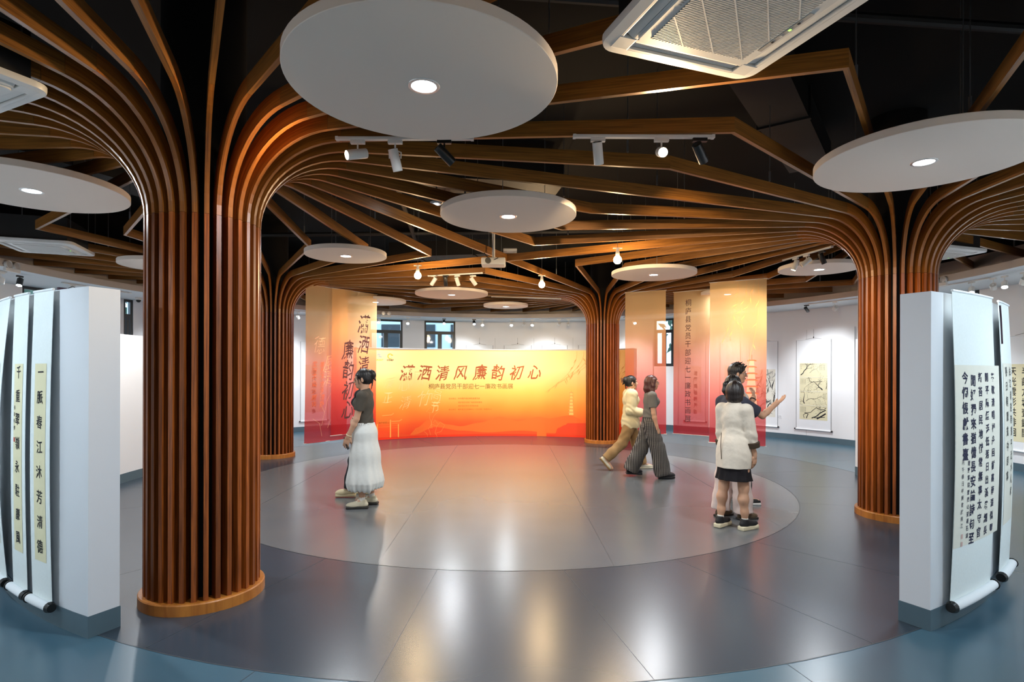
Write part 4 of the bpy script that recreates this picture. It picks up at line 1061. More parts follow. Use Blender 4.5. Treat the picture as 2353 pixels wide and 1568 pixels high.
# --- near right partition (outer face: angle grows to the right)
def c_right(t, f):
    cols_ = ['菱歌清唱棹舟回樹裏南湖似鑒', '開平障煙浮低落日出溪路細長', '新苔居民地僻常無事太守官', '閒好獨來猶憶長安論詩句至', '今惆悵獻書臺']
    for k, s_ in enumerate(cols_):
        u = 0.62 - k * 0.122; p_ = 1.12 / len(cols_[k]) if k < 4 else 0.098; sz = (0.062, 0.064, 0.068, 0.078, 0.082)[k]
        mb = MB(); col_text(mb, s_, f, u, 1.58 - (0.02 if k == 3 else 0), p_, sz, bold=0.02, brush=0.35, sx=1.05); mb.build('calligraphy', M['inkb'], t)
    mb = MB(); col_text(mb, '唐羅鄴詩登西山望硯石湖', f, 0.185, 1.03, 0.047, 0.036, bold=0.01, brush=0.6); col_text(mb, '丙午春日申屠書於桐江', f, 0.10, 1.04, 0.045, 0.034, bold=0.0, brush=0.6)
    mb.build('calligraphy', M['inkb'], t)
    mb = MB()
    for z in (0.55, 0.50): poly(mb, [(0.10, z), (0.125, z), (0.125, z + 0.03), (0.10, z + 0.03)], f)
    mb.build('seal', mat('faded_seal', 'c9a8a0', 0.8), t)
SR = cylS(R_P1, rad(-59.9), 1)
WR = rad(6.9) * R_P1
bowR = lambda z: 0.035 + 0.05 * math.sin(PI * min(1, max(0, (z - 0.1) / 1.95)) * 0.9) * 0.6
hscroll('wide calligraphy scroll with dark blue brush columns on the right partition', SR, WR, 0.14, Z_P + 0.01, (0.0, 0.78 * WR / 0.68, 0.50, 1.66, M['rice2']), None, c_right, bow=bowR, rollr=0.03)
SR2 = cylS(R_P1, rad(-50.6), 1)
def c_right2(t, f):
    mb = MB(); col_text(mb, '曲江清遠帶潮平近水人家', f, 0.30, 1.62, 0.09, 0.07, bold=0.015, brush=0.6); col_text(mb, '春日桐廬道中即事', f, 0.14, 1.62, 0.11, 0.075, bold=0.015, brush=0.6); mb.build('calligraphy', M['inkg'], t)
    MB().tube([f(0.03, 2.1), f(0.04, 2.0), f(0.035, 1.82)], 0.007, 6).build('cord', M['cord'], t)
hscroll('narrow scroll with a dark cord, second on the right partition, seen nearly edge-on', SR2, 0.44, 0.14, Z_P + 0.01, (0.04, 0.40, 0.5, 1.68, M['rice2']), None, c_right2, bow=lambda z: 0.03 + 0.03 * math.sin(PI * (z / 2.1)), rollr=0.03)
# --- near left partition (outer face: angle grows to the right when seen from outside)
def couplet(s_, small=None):
    def fn(t, f):
        mb = MB(); col_text(mb, s_, f, 0.145, 1.60, 0.158, 0.088, bold=0.012, brush=0.35, sx=0.95); mb.build('calligraphy', M['ink'], t)
        if small:
            mb = MB(); col_text(mb, small, f, 0.085, 1.36, 0.045, 0.03, bold=0.0, brush=0.7); mb.build('signature', M['ink'], t)
            mb = MB(); poly(mb, [(0.073, 1.13), (0.097, 1.13), (0.097, 1.16), (0.073, 1.16)], f); mb.build('seal', M['seal'], t)
    return fn
bowL = lambda z: 0.03 + 0.02 * math.sin(PI * z / 2.1)
WL = 0.28
hscroll('narrow couplet scroll nearest the corner of the left partition', cylS(R_P1, rad(-122.1), 1), WL, 0.14, Z_P + 0.0, (0.062, 0.225, 0.40, 1.655, M['rice']), None, couplet('一脈春江沐芳清德'), bow=bowL, rollr=0.027)
hscroll('narrow couplet scroll with a small red seal, left of the other couplet', cylS(R_P1, rad(-125.8), 1), WL, 0.14, Z_P + 0.0, (0.062, 0.225, 0.40, 1.655, M['rice']), None, couplet('千重翠嶺永駐廉風', '張建明書'), bow=bowL, rollr=0.027)
hscroll('scroll at the very left edge bulging off the partition', cylS(R_P1, rad(-133), 1), 0.60, 0.14, Z_P, (0.08, 0.54, 0.4, 1.66, M['rice2']), None, c_right2, bow=lambda z: 0.03 + 0.06 * math.sin(PI * z / 2.1), rollr=0.027)
for n_, (a_, p_) in enumerate(((-120.4, P_L), (-124.2, P_L))):
    t = thing('hanging_clip', ['binder clip and wire on the partition top above the nearer couplet', 'binder clip and wire on the partition top above the farther couplet'][n_], 'clip', pol(R_P1 - 0.05, rad(a_), Z_P), 'clips on the left partition')
    q = pol(R_P1 - 0.06, rad(a_), Z_P + 0.014); MB().box(q, (0.05, 0.022, 0.028), rad(a_)).build('clip_body', M['cord'], t)
    MB().tube([q + Vector((0.02, 0, 0)), q + Vector((0.06, 0.01, 0.025)), q + Vector((0.1, 0, 0.0)), q + Vector((0.07, 0, -0.005)), q + Vector((0.17, 0.01, 0.012))], 0.0025, 5).build('wire', M['blackp'], t)

# --- wall scrolls
def branch(mb, f, x, y, a, l, w_, r_, depth, lim):
    w_ = w_ * 0.75; pts = [(x, y)]; ws = [w_]
    n = 6
    for i in range(n):
        a += r_.uniform(-0.55, 0.55); x += l / n * math.cos(a); y += l / n * math.sin(a)
        x = min(max(x, lim[0]), lim[1]); y = min(max(y, lim[2]), lim[3]); pts.append((x, y)); ws.append(w_ * (1 - 0.75 * (i + 1) / n))
        if depth > 0 and r_.random() < 0.5: branch(mb, f, x, y, a + r_.choice((-1, 1)) * r_.uniform(0.5, 1.2), l * 0.55, w_ * 0.5, r_, depth - 1, lim)
    ribbon(mb, pts, ws, f)
    if depth == 0:
        for _ in range(1):
            s = 0.005; px_, py_ = x + r_.uniform(-.015, .015), y + r_.uniform(-.015, .015); poly(mb, [(px_ + s * math.cos(k), py_ + s * math.sin(k)) for k in (0, 1.2, 2.5, 3.8, 5)], f)
def art_plum(t, f, W=0.8, z0=0.62):
    r_ = random.Random(11); h = 0.325
    for k in range(4):
        zb = 0.50 + (3 - k) * h; lim = (0.10, W - 0.10, zb + 0.02, zb + h - 0.02); mb = MB()
        if k == 0: branch(mb, f, 0.11, zb + 0.05, 0.7, 0.40, 0.03, r_, 3, lim); branch(mb, f, 0.32, zb + 0.1, 0.5, 0.38, 0.008, r_, 2, lim)
        elif k == 1: branch(mb, f, W - 0.2, zb + 0.04, 1.8, 0.28, 0.034, r_, 3, lim); branch(mb, f, W - 0.22, zb + 0.24, 3.5, 0.45, 0.012, r_, 3, lim); branch(mb, f, W - 0.12, zb + 0.06, 1.5, 0.24, 0.015, r_, 2, lim)
        elif k == 2: branch(mb, f, 0.2, zb + 0.04, 1.6, 0.28, 0.03, r_, 3, lim); branch(mb, f, 0.24, zb + 0.1, 0.5, 0.4, 0.014, r_, 3, lim); branch(mb, f, 0.4, zb + 0.16, -0.15, 0.33, 0.008, r_, 1, lim)
        else:
            for c, w_ in (([(0.19, .03), (0.17, .1), (0.24, .15), (0.34, .17), (0.40, .23), (0.47, .285), (0.56, .24), (0.64, .25), (0.69, .29)], 0.012), ([(0.2, .15), (0.28, .13), (0.24, .03)], 0.02), ([(0.36, .04), (0.46, .08), (0.56, .17), (0.68, .24)], 0.022), ([(0.48, .03), (0.58, .09), (0.68, .16)], 0.032), ([(0.42, .05), (0.52, .06), (0.66, .08)], 0.014)):
                ribbon(mb, [(a * W / 0.8, zb + b) for a, b in c], w_, f)
            branch(mb, f, 0.5, zb + .05, 0.8, 0.25, 0.01, r_, 3, lim)
        mb.build('ink_drawing', M['ink'], t)
        tx = MB()
        for q in range(4): col_text(tx, '梅雪爭春未肯', f, (0.56 if k in (0,) else (0.64 if k == 2 else 0.12)) + q * 0.035, zb + h - 0.045, 0.022, 0.018) if not (k == 2 and q > 1) else None
        tx.build('inscription', M['inkg'], t)
        if k: 
            ln = MB(); ribbon(ln, [(0.085, zb + h), (W - 0.085, zb + h)], 0.004, f); ln.build('sheet_edge', M['paperw'], t)
def art_mount(t, f, W=0.8):
    r_ = random.Random(23); lim = (0.07, W - 0.07, 0.52, 1.66); mb = MB(); m2 = MB()
    for k in range(46):
        x = r_.uniform(0.1, W - 0.1); zz = r_.uniform(0.55, 1.5); l = r_.uniform(0.12, 0.3); a = r_.choice((1.2, 1.9, 2.4, 0.7)); pts = [(x, zz)]
        for i in range(5): a += r_.uniform(-.5, .5); x = min(max(x + l / 5 * math.cos(a), lim[0]), lim[1]); zz = min(max(zz + l / 5 * math.sin(a), lim[2]), lim[3]); pts.append((x, zz))
        ribbon(mb if k % 2 else m2, pts, [0.004, 0.02, 0.034 * r_.uniform(.3, 1), 0.02, 0.012, 0.003], f)
    for (x, z, l) in ((0.25, 0.7, .3), (0.5, 0.62, .34), (0.6, 0.9, .3), (0.3, 1.1, .25)): branch(mb, f, x, z, 1.3, l, 0.02, r_, 3, lim)
    mb.build('ink_drawing', M['ink'], t); m2.build('ink_wash', M['inkl'], t)
    tx = MB()
    for q in range(2): col_text(tx, '富春江上雨初晴', f, W - 0.17 + q * 0.04, 1.6, 0.035, 0.028)
    tx.build('inscription', M['inkg'], t)
def wall_scroll(pl, pr, z0, z1, label, art, extra, top=Z_D, tk='plain', R=R_D, knob=True, off=0.0):
    aL = ray_circle(pl, R)[2]; aR = ray_circle(pr, R)[2]; W = (aL - aR) * R
    return hscroll(label, cylS(R, aL, -1), W, z0, z1, art(W) if art else None, top, extra and (lambda t, f: extra(t, f, W)), tk=tk, knob=knob, rollr=0.016)
wall_scroll(1830, 1911, 0.27, 2.34, 'hanging scroll with four plum blossom ink panels on the right wall', lambda W: (0.085, W - 0.085, 0.50, 1.80, M['rice']), lambda t, f, W: art_plum(t, f, W))
wall_scroll(1722, 1788, 0.27, 2.34, 'hanging mountain landscape scroll beside the pagoda banner', lambda W: (0.06, W - 0.06, 0.50, 1.66, M['rice2']), lambda t, f, W: art_mount(t, f, W))
def seal_txt(t, f, W):
    mb = MB(); col_text(mb, '天光雲影共徘徊', f, 0.16, 1.62, 0.165, 0.15, bold=0.012, sx=0.75); col_text(mb, '半畝方塘壹鑑開', f, 0.36, 1.62, 0.165, 0.15, bold=0.012, sx=0.75); mb.build('calligraphy', M['ink'], t)
aL = ray_circle(2308, R_D)[2]
hscroll('seal script scroll on the wall at the right edge', cylS(R_D, aL, -1), 0.72, 0.33, 2.2, (0.04, 0.68, 0.48, 1.74, M['rice']), Z_D, lambda t, f: seal_txt(t, f, 0.7), rollr=0.016, tk='plain')
def bars(t, f, W):
    mb = MB(); col_text(mb, '清風兩袖朝天去', f, W * 0.5, 1.55, 0.17, 0.13, bold=0.02, brush=0.6, sx=0.8); mb.build('calligraphy', M['inkg'], t)
for pl, pr, lb in ((1071, 1133, 'far hanging scroll whose top shows first above the backdrop'), (1158, 1221, 'far hanging scroll, second above the backdrop'), (1245, 1304, 'far hanging scroll, third above the backdrop'), (1329, 1398, 'far hanging scroll behind the far column'),
                   (1575, 1622, 'hanging scroll glimpsed through the lettered right banner'), (1655, 1702, 'hanging scroll glimpsed through the pagoda banner'), (690, 752, 'hanging scroll on the wall behind the far left banner')):
    wall_scroll(pl, pr, 0.27, 2.36, lb, lambda W: (0.12, W - 0.12, 0.5, 1.75, M['rice2']), bars)
t = thing('wall_card', 'small label card beside the mountain landscape scroll', 'label card', pol(R_D, ray_circle(1793, R_D)[2], 0.5))
a = ray_circle(1792, R_D)[2]; MB().box(pol(R_D - 0.004, a, 0.52), (0.006, 0.10, 0.08), a).build('card', M['paperw'], t)
mb = MB(); [row_text(mb, '桐庐县书画', lambda u, v: pol(R_D - 0.009, a - u / R_D, v), -0.035, 0.54 - k * 0.02, 0.016, 0.013) for k in range(3)]; mb.build('card_lettering', M['inkg'], t)
# ================================================================== PEOPLE
def V(*a): return np.array(a, dtype=np.float32)
class SDF:
    def __init__(s, lo, hi, h):
        s.h = h; s.lo = V(*lo); s.n = np.ceil((V(*hi) - s.lo) / h).astype(int) + 1
        s.D = np.full(tuple(s.n), 0.2, np.float32)
        s.ax = [s.lo[i] + h * np.arange(s.n[i], dtype=np.float32) for i in range(3)]
    def sl(s, lo, hi, pad):
        r = []
        for i in range(3):
            a = int((lo[i] - pad - s.lo[i]) / s.h); b = int((hi[i] + pad - s.lo[i]) / s.h) + 2
            r.append(slice(max(0, min(a, s.n[i])), max(0, min(b, s.n[i]))))
        return tuple(r)
    def pts(s, q): return s.ax[0][q[0]][:, None, None], s.ax[1][q[1]][None, :, None], s.ax[2][q[2]][None, None, :]
    def un(s, q, d, k):
        a = s.D[q]
        if k > 0:
            h = np.maximum(k - np.abs(a - d), 0) / k; s.D[q] = np.minimum(a, d) - h * h * k * 0.25
        else: s.D[q] = np.minimum(a, d)
    def cone(s, a, b, r1, r2, k=0.02, sub=False):
        a = V(*a); b = V(*b); R = max(r1, r2); q = s.sl(np.minimum(a, b), np.maximum(a, b), R + k + 2 * s.h)
        x, y, z = s.pts(q)
        if x.size * y.size * z.size == 0: return s
        ba = b - a; l2 = float(ba @ ba) or 1e-9
        t = np.clip(((x - a[0]) * ba[0] + (y - a[1]) * ba[1] + (z - a[2]) * ba[2]) / l2, 0, 1)
        d = np.sqrt((x - a[0] - t * ba[0]) ** 2 + (y - a[1] - t * ba[1]) ** 2 + (z - a[2] - t * ba[2]) ** 2) - (r1 + (r2 - r1) * t)
        if sub: s.D[q] = np.maximum(s.D[q], -d)
        else: s.un(q, d, k)
        return s
    def chain(s, pts, rs, k=0.02):
        for i in range(len(pts) - 1): s.cone(pts[i], pts[i + 1], rs[i], rs[i + 1], k)
        return s
    def ell(s, c, r, R=None, k=0.02, sub=False):
        c = V(*c); r = V(*r); m = float(r.max()); q = s.sl(c, c, m + k + 2 * s.h); x, y, z = s.pts(q)
        if x.size * y.size * z.size == 0: return s
        x = x - c[0]; y = y - c[1]; z = z - c[2]
        if R is not None:
            R = np.asarray(R, np.float32); x, y, z = (R[0, i] * x + R[1, i] * y + R[2, i] * z for i in range(3))
        k0 = np.sqrt((x / r[0]) ** 2 + (y / r[1]) ** 2 + (z / r[2]) ** 2); k1 = np.sqrt((x / r[0] ** 2) ** 2 + (y / r[1] ** 2) ** 2 + (z / r[2] ** 2) ** 2) + 1e-9
        d = k0 * (k0 - 1) / k1
        if sub: s.D[q] = np.maximum(s.D[q], -d)
        else: s.un(q, d, k)
        return s
    def rbox(s, c, hf, rr, R=None, k=0.0):
        c = V(*c); hf = V(*hf); m = float(np.linalg.norm(hf)); q = s.sl(c, c, m + k + 2 * s.h); x, y, z = s.pts(q)
        if x.size * y.size * z.size == 0: return s
        x = x - c[0]; y = y - c[1]; z = z - c[2]
        if R is not None: x, y, z = (R[0][i] * x + R[1][i] * y + R[2][i] * z for i in range(3))
        qx, qy, qz = np.abs(x) - hf[0] + rr, np.abs(y) - hf[1] + rr, np.abs(z) - hf[2] + rr
        d = np.sqrt(np.maximum(qx, 0) ** 2 + np.maximum(qy, 0) ** 2 + np.maximum(qz, 0) ** 2) + np.minimum(np.maximum(qx, np.maximum(qy, qz)), 0) - rr
        s.un(q, d, k); return s
    def cut(s, p, n):
        """keep the half space behind the plane (n points to what is removed)"""
        p = V(*p); n = V(*n); n = n / np.linalg.norm(n); x, y, z = s.pts((slice(None),) * 3)
        np.maximum(s.D, (x - p[0]) * n[0] + (y - p[1]) * n[1] + (z - p[2]) * n[2], out=s.D); return s
    def disp(s, fn):
        x, y, z = s.pts((slice(None),) * 3); s.D += fn(x, y, z).astype(np.float32); return s
    def mesh(s):
        D = s.D; D[0] = D[-1] = 0.1; D[:, 0] = D[:, -1] = 0.1; D[:, :, 0] = D[:, :, -1] = 0.1
        S = D < 0
        c8 = [(i, j, k) for i in (0, 1) for j in (0, 1) for k in (0, 1)]; nx, ny, nz = D.shape
        def sub(A, c): return A[c[0]:nx - 1 + c[0], c[1]:ny - 1 + c[1], c[2]:nz - 1 + c[2]]
        al = sub(S, c8[0]).copy(); an = al.copy()
        for c in c8[1:]: t = sub(S, c); al &= t; an |= t
        idx = np.argwhere(an & ~al)
        if not len(idx): return np.zeros((0, 3)), np.zeros((0, 4), int)
        val = np.stack([D[idx[:, 0] + c[0], idx[:, 1] + c[1], idx[:, 2] + c[2]] for c in c8], 1)
        acc = np.zeros((len(idx), 3), np.float32); cnt = np.zeros(len(idx), np.float32)
        for a in range(8):
            for ax, st in ((0, 4), (1, 2), (2, 1)):
                if c8[a][ax] == 0:
                    b = a + st; va, vb = val[:, a], val[:, b]; m = (va < 0) != (vb < 0); t = np.where(m, va / np.where(m, va - vb, 1), 0)
                    p = np.tile(V(*c8[a]), (len(idx), 1)); p[:, ax] += t; acc += p * m[:, None]; cnt += m
        P_ = s.lo + (idx + acc / cnt[:, None]) * s.h
        cid = np.full((nx - 1, ny - 1, nz - 1), -1, np.int32); cid[idx[:, 0], idx[:, 1], idx[:, 2]] = np.arange(len(idx))
        F = []
        for ax in range(3):
            o = [1, 1, 1]; o[ax] = 0
            A = S[o[0]:nx - 1, o[1]:ny - 1, o[2]:nz - 1]
            e = [0, 0, 0]; e[ax] = 1
            B = S[o[0] + e[0]:nx - 1 + e[0], o[1] + e[1]:ny - 1 + e[1], o[2] + e[2]:nz - 1 + e[2]]
            w = np.argwhere(A != B) + np.array(o); fl = S[w[:, 0], w[:, 1], w[:, 2]]
            u_, v_ = [(1, 2), (2, 0), (0, 1)][ax]; du = np.zeros(3, int); dv = np.zeros(3, int); du[u_] = 1; dv[v_] = 1
            g = lambda q: cid[q[:, 0], q[:, 1], q[:, 2]]
            f = np.stack([g(w - du - dv), g(w - dv), g(w), g(w - du)], 1); f[~fl] = f[~fl][:, ::-1]; F.append(f)
        return P_, np.concatenate(F)
    def build(s, name, m, parent, sub=None):
        P_, F = s.mesh(); me = bpy.data.meshes.new(name)
        me.vertices.add(len(P_)); me.vertices.foreach_set('co', P_.astype(np.float32).ravel())
        me.loops.add(F.size); me.loops.foreach_set('vertex_index', F.astype(np.int32).ravel())
        me.polygons.add(len(F)); me.polygons.foreach_set('loop_start', np.arange(0, F.size, 4, dtype=np.int32)); me.polygons.foreach_set('loop_total', np.full(len(F), 4, np.int32))
        me.update(calc_edges=True); me.polygons.foreach_set('use_smooth', np.ones(len(F), bool))
        me.materials.append(m); o = bpy.data.objects.new(name, me); COL.objects.link(o); o.parent = parent; return o
def rotm(f, up=(0, 0, 1)):
    f = np.array(f, float); f /= np.linalg.norm(f); l = np.cross(up, f); l /= np.linalg.norm(l); u_ = np.cross(f, l); return np.stack([f, l, u_], 1)   # columns: forward, left, up
SKIN = mat('skin', 'c79a7c', 0.55, noise=0.05, nscale=20); LIP = mat('lips', 'a45a50', 0.5); EYEW = mat('eye_white', 'd8d4cc', 0.3); IRIS = mat('eye_iris', '18100c', 0.25)
def hairmat(name, c):
    m = mat(name, c, 0.38, noise=0.35, nscale=40, bump=0.25, bscale=160); return m
HB = hairmat('black_hair', '120e0d'); HBR = hairmat('auburn_hair', '43190f'); HDB = hairmat('dark_brown_hair', '1d1411')
def fabric(n, c, b=0.25, bs=40, **k): return mat(n, c, 0.85, spec=0.2, noise=k.pop('noise', 0.06), nscale=25, bump=b, bscale=bs, **k)

def hand(s, w_, d, nrm_, curl=0.5, side=1, spread=0.0):
    """five-fingered hand from the wrist: d along the hand, nrm_ out of the palm, side = direction of the thumb across the palm"""
    d = np.array(d, float); d /= np.linalg.norm(d); nrm_ = np.array(nrm_, float); nrm_ -= d * (nrm_ @ d); nrm_ /= np.linalg.norm(nrm_); ac = np.cross(d, nrm_) * side
    w_ = np.array(w_, float); R = np.stack([d, ac, nrm_], 1)
    s.cone(w_ - d * 0.03, w_ + d * 0.015, 0.024, 0.023, 0.02)
    s.ell(w_ + d * 0.05, (0.050, 0.038, 0.016), R, 0.012)
    for i, (o_, L) in enumerate(((0.028, 0.068), (0.0095, 0.076), (-0.0095, 0.071), (-0.027, 0.056))):
        p = w_ + d * (0.082 - abs(o_) * 0.2) + ac * o_; a = curl * (0.5 + 0.12 * i); pts = [p]
        for f in (0.45, 0.32, 0.23):
            v = d * math.cos(a) + nrm_ * math.sin(a) + ac * o_ * spread * 6; v /= np.linalg.norm(v); p = p + v * L * f; pts.append(p); a += curl * 0.75
        s.chain(pts, [0.0082, 0.0078, 0.0072, 0.006], 0.003)
    t0 = w_ + d * 0.022 + ac * 0.028; t1 = t0 + d * 0.028 + ac * 0.022 + nrm_ * 0.008; t2 = t1 + d * 0.028 + ac * 0.004 + nrm_ * (0.008 + 0.012 * curl)
    s.chain([t0, t1, t2], [0.013, 0.010, 0.008], 0.008)
def head(s, c, R, k=1.0, male=False):
    T = lambda x, y, z: np.array(c) + R @ (np.array((x, y, z)) * k)
    E = lambda p, r, kk=0.02: s.ell(T(*p), tuple(v * k for v in r), R, kk)
    E((-.012, 0, .028), (.090, .073, .084)); E((.028, 0, -.032), (.056, .056, .072), 0.03); E((.052, 0, -.088), (.026, .030 if male else .025, .022), 0.03)
    E((.066, 0, .026), (.018, .046, .012), .02); E((.046, .036, -.032), (.026, .022, .026), .02); E((.046, -.036, -.032), (.026, .022, .026), .02)
    s.cone(T(.084, 0, .006), T(.101, 0, -.026), .007 * k, .0105 * k, .010); E((.094, .010, -.030), (.008, .006, .006), .006); E((.094, -.010, -.030), (.008, .006, .006), .006)
    E((.084, 0, -.056), (.010, .020, .008), .008)
    for sd in (-1, 1): E((-.004, .074 * sd, -.014), (.017, .009, .031), .006)
def face_parts(t, c, R, k=1.0):
    T = lambda x, y, z: np.array(c) + R @ (np.array((x, y, z)) * k)
    for sd in (-1, 1):
        s = SDF(T(.06, .031 * sd, 0) - .03, T(.06, .031 * sd, 0) + .03, .0025); s.ell(T(.0715, .031 * sd, -.002), (.010 * k, .014 * k, .0065 * k), R, 0); e = s.build('eye', EYEW, t)
        s = SDF(T(.07, .031 * sd, 0) - .02, T(.07, .031 * sd, 0) + .02, .002); s.ell(T(.0775, .031 * sd, -.002), (.0052 * k, .0062 * k, .0062 * k), R, 0); s.build('iris', IRIS, e)
        s = SDF(T(.07, .031 * sd, .02) - .035, T(.07, .031 * sd, .02) + .035, .0028); s.chain([T(.083, .014 * sd, .021), T(.081, .032 * sd, .027), T(.068, .048 * sd, .021)], [.0032, .0036, .002], .002); s.build('eyebrow', HDB, t)
    s = SDF(T(.085, 0, -.056) - .035, T(.085, 0, -.056) + .035, .0028); s.ell(T(.0885, 0, -.0525), (.0065 * k, .019 * k, .0042 * k), R, .002); s.ell(T(.088, 0, -.0605), (.0065 * k, .016 * k, .0048 * k), R, .002); s.build('lips', LIP, t)
def glasses(t, c, R, m, k=1.0):
    T = lambda x, y, z: Vector(np.array(c) + R @ (np.array((x, y, z)) * k))
    mb = MB()
    for sd in (-1, 1): mb.tube([T(.097, sd * .033 + .023 * math.cos(a), -.004 + .019 * math.sin(a)) for a in np.linspace(0, 2 * PI, 21)], .0016, 6)
    mb.tube([T(.097, .010, 0), T(.101, 0, .004), T(.097, -.010, 0)], .0016, 6)
    for sd in (-1, 1): mb.tube([T(.097, sd * .056, .002), T(.06, sd * .076, .003), T(-.005, sd * .082, 0), T(-.02, sd * .080, -.012)], .0017, 6)
    o = mb.build('glasses', m, None); o.parent = t

class Person:
    def __init__(s, label, X, Y, heading, H, skin=SKIN, lean=0.0, yaw=0.0, pitch=0.0, hyaw=0.0, name='person'):
        s.k = k = H / 1.65
        s.t = thing(name, label, 'person', (X, Y, 0), None, heading); s.skin = skin
        lx = lean
        s.hip = {sd: np.array((0, sd * .085, .86)) * k for sd in (-1, 1)}
        s.P = np.array((0, 0, .92)) * k; s.W = np.array((lx * .3, 0, 1.06)) * k; s.C = np.array((lx * .8, 0, 1.24)) * k; s.N = np.array((lx, 0, 1.392)) * k
        s.sh = {sd: np.array((lx * .95, sd * .160, 1.335)) * k for sd in (-1, 1)}
        s.hc = (s.N / k + np.array((.022 + lx * .3, 0, .150))) * k
        cp, sp = math.cos(pitch), math.sin(pitch); s.R = rotm((cp * math.cos(hyaw), cp * math.sin(hyaw), sp)); s.knee = {}; s.ank = {}; s.toe = {}; s.elb = {}; s.wri = {}
    def leg(s, sd, th, kn, ab=0.03, foot=0.0, toeout=0.1):
        k = s.k; th, kn = rad(th), rad(kn)
        s.knee[sd] = s.hip[sd] + k * .395 * np.array((math.sin(th), sd * ab, -math.cos(th)))
        s.ank[sd] = s.knee[sd] + k * .385 * np.array((math.sin(th - kn), sd * ab * .5, -math.cos(th - kn)))
        f = rad(foot); s.toe[sd] = s.ank[sd] + k * np.array((.15 * math.cos(f), sd * .15 * toeout, .15 * math.sin(f))) - np.array((0, 0, .045))
        return s
    def arm(s, sd, up, fo):
        k = s.k; up = np.array(up, float); up /= np.linalg.norm(up); fo = np.array(fo, float); fo /= np.linalg.norm(fo)
        s.elb[sd] = s.sh[sd] + up * .275 * k; s.wri[sd] = s.elb[sd] + fo * .235 * k; return s
    def ground(s):
        """lift or drop the figure so the lower sole meets the floor"""
        z = min(min(s.ank[a][2] - .082 * s.k for a in s.ank), 1)
        for d in (s.hip, s.sh, s.knee, s.ank, s.toe, s.elb, s.wri):
            for a in d: d[a] = d[a] - np.array((0, 0, z))
        for n in ('P', 'W', 'C', 'N', 'hc'): setattr(s, n, getattr(s, n) - np.array((0, 0, z)))
        return s
    def allpts(s):
        a = [s.P, s.hc] + [v for d in (s.hip, s.sh, s.knee, s.ank, s.toe, s.elb, s.wri) for v in d.values()]; a = np.array(a); return a.min(0), a.max(0)
    def body(s, hands, h=0.005, male=False, fat=1.0):
        lo, hi = s.allpts(); g = SDF(lo - .17, hi + .17, h); k = s.k; m = 1.08 if male else 1.0
        g.ell(s.P, (.092 * k * fat, .140 * k * fat, .10 * k), None, .03); g.cone(s.P, s.W, .080 * k * fat, .074 * k * fat, .03)
        g.ell(s.W, (.074 * k * fat, .104 * k * m * fat, .09 * k), None, .03); g.ell(s.C, (.088 * k * fat, .128 * k * m, .145 * k), None, .04)
        g.cone(s.sh[-1] * .9 + s.N * .1, s.sh[1] * .9 + s.N * .1, .048 * k, .048 * k, .05)
        if not male:
            for sd in (-1, 1): g.ell(s.C + np.array((.075, sd * .062, .0)) * k, (.045, .05, .05), None, .04)
        g.cone(s.N - np.array((0, 0, .03)), s.hc - s.R @ np.array((.02, 0, .06)), .052 * k * m, .048 * k * m, .03)
        for sd in (-1, 1):
            hp, kn, an, to = s.hip[sd], s.knee[sd], s.ank[sd], s.toe[sd]
            g.chain([hp, hp * .5 + kn * .5, kn], [.088 * k * fat, .075 * k * fat, .052 * k], .03); mid = kn * .68 + an * .32 - np.array((.012, 0, 0)); g.chain([kn, mid, kn * .3 + an * .7, an], [.049 * k, .050 * k * fat, .038 * k, .031 * k], .035)
            g.cone(an - np.array((.025, 0, .035)), to, .027 * k, .024 * k, .03); g.cone(an, to, .03 * k, .02 * k, .02)
            el, wr = s.elb[sd], s.wri[sd]
            g.chain([s.sh[sd], s.sh[sd] * .5 + el * .5, el], [.046 * k * m * fat, .042 * k * m * fat, .035 * k * m], .03); g.chain([el, el * .7 + wr * .3, wr], [.034 * k * m, .036 * k * m, .023 * k * m], .015)
            if sd in hands: hand(g, wr, *hands[sd])
        head(g, s.hc, s.R, k * 1.02, male); s.bodyobj = g.build('body', s.skin, s.t); face_parts(s.t, s.hc, s.R, k * 1.02); return s
    def T(s, x, y, z): return s.hc + s.R @ (np.array((x, y, z)) * s.k)
    def garment(s, lo, hi, h=0.0065): return SDF(np.array(lo), np.array(hi), h)
    def tee(s, m, sleeve=.55, hem=.96, name='t_shirt', loose=.014, h=0.006, longs=False, neck=.075, open_neck=.0, arms=(-1, 1), belly=0):
        k = s.k; lo, hi = s.allpts(); a = [s.P, s.N] + list(s.sh.values()) + (list(s.wri.values()) + list(s.elb.values()) if longs or sleeve > .0 else []); a = np.array(a)
        g = SDF(a.min(0) - .18, a.max(0) + .16, h); L = loose
        g.ell(s.C, (.097 * k + L, .137 * k + L, .155 * k), None, .05); g.ell(s.W, (.090 * k + L, .122 * k + L, .12 * k), None, .06); g.ell(s.P, (.103 * k + L, .150 * k + L, .12 * k + L), None, .06)
        if hem < .88: g.ell(s.P - np.array((0, 0, .1)), (.115 * k + L, .165 * k + L, .14 * k + L), None, .06)
        g.cone(s.sh[-1] * .9 + s.N * .1, s.sh[1] * .9 + s.N * .1, .050 * k + L, .050 * k + L, .05); g.cone(s.N - np.array((0, 0, .08)), s.N + np.array((0, 0, .0)), .075 * k, .068 * k, .04)
        Lb = min(L, .014)
        for sd in (-1, 1): g.ell(s.C + np.array((.078, sd * .06, .0)) * k, (.045 + Lb, .05 + Lb, .055), None, .06)
        zh = hem * k; g.cut((0, 0, zh + s.P[2] - .92 * k), (0, 0, -1)); cutd = True
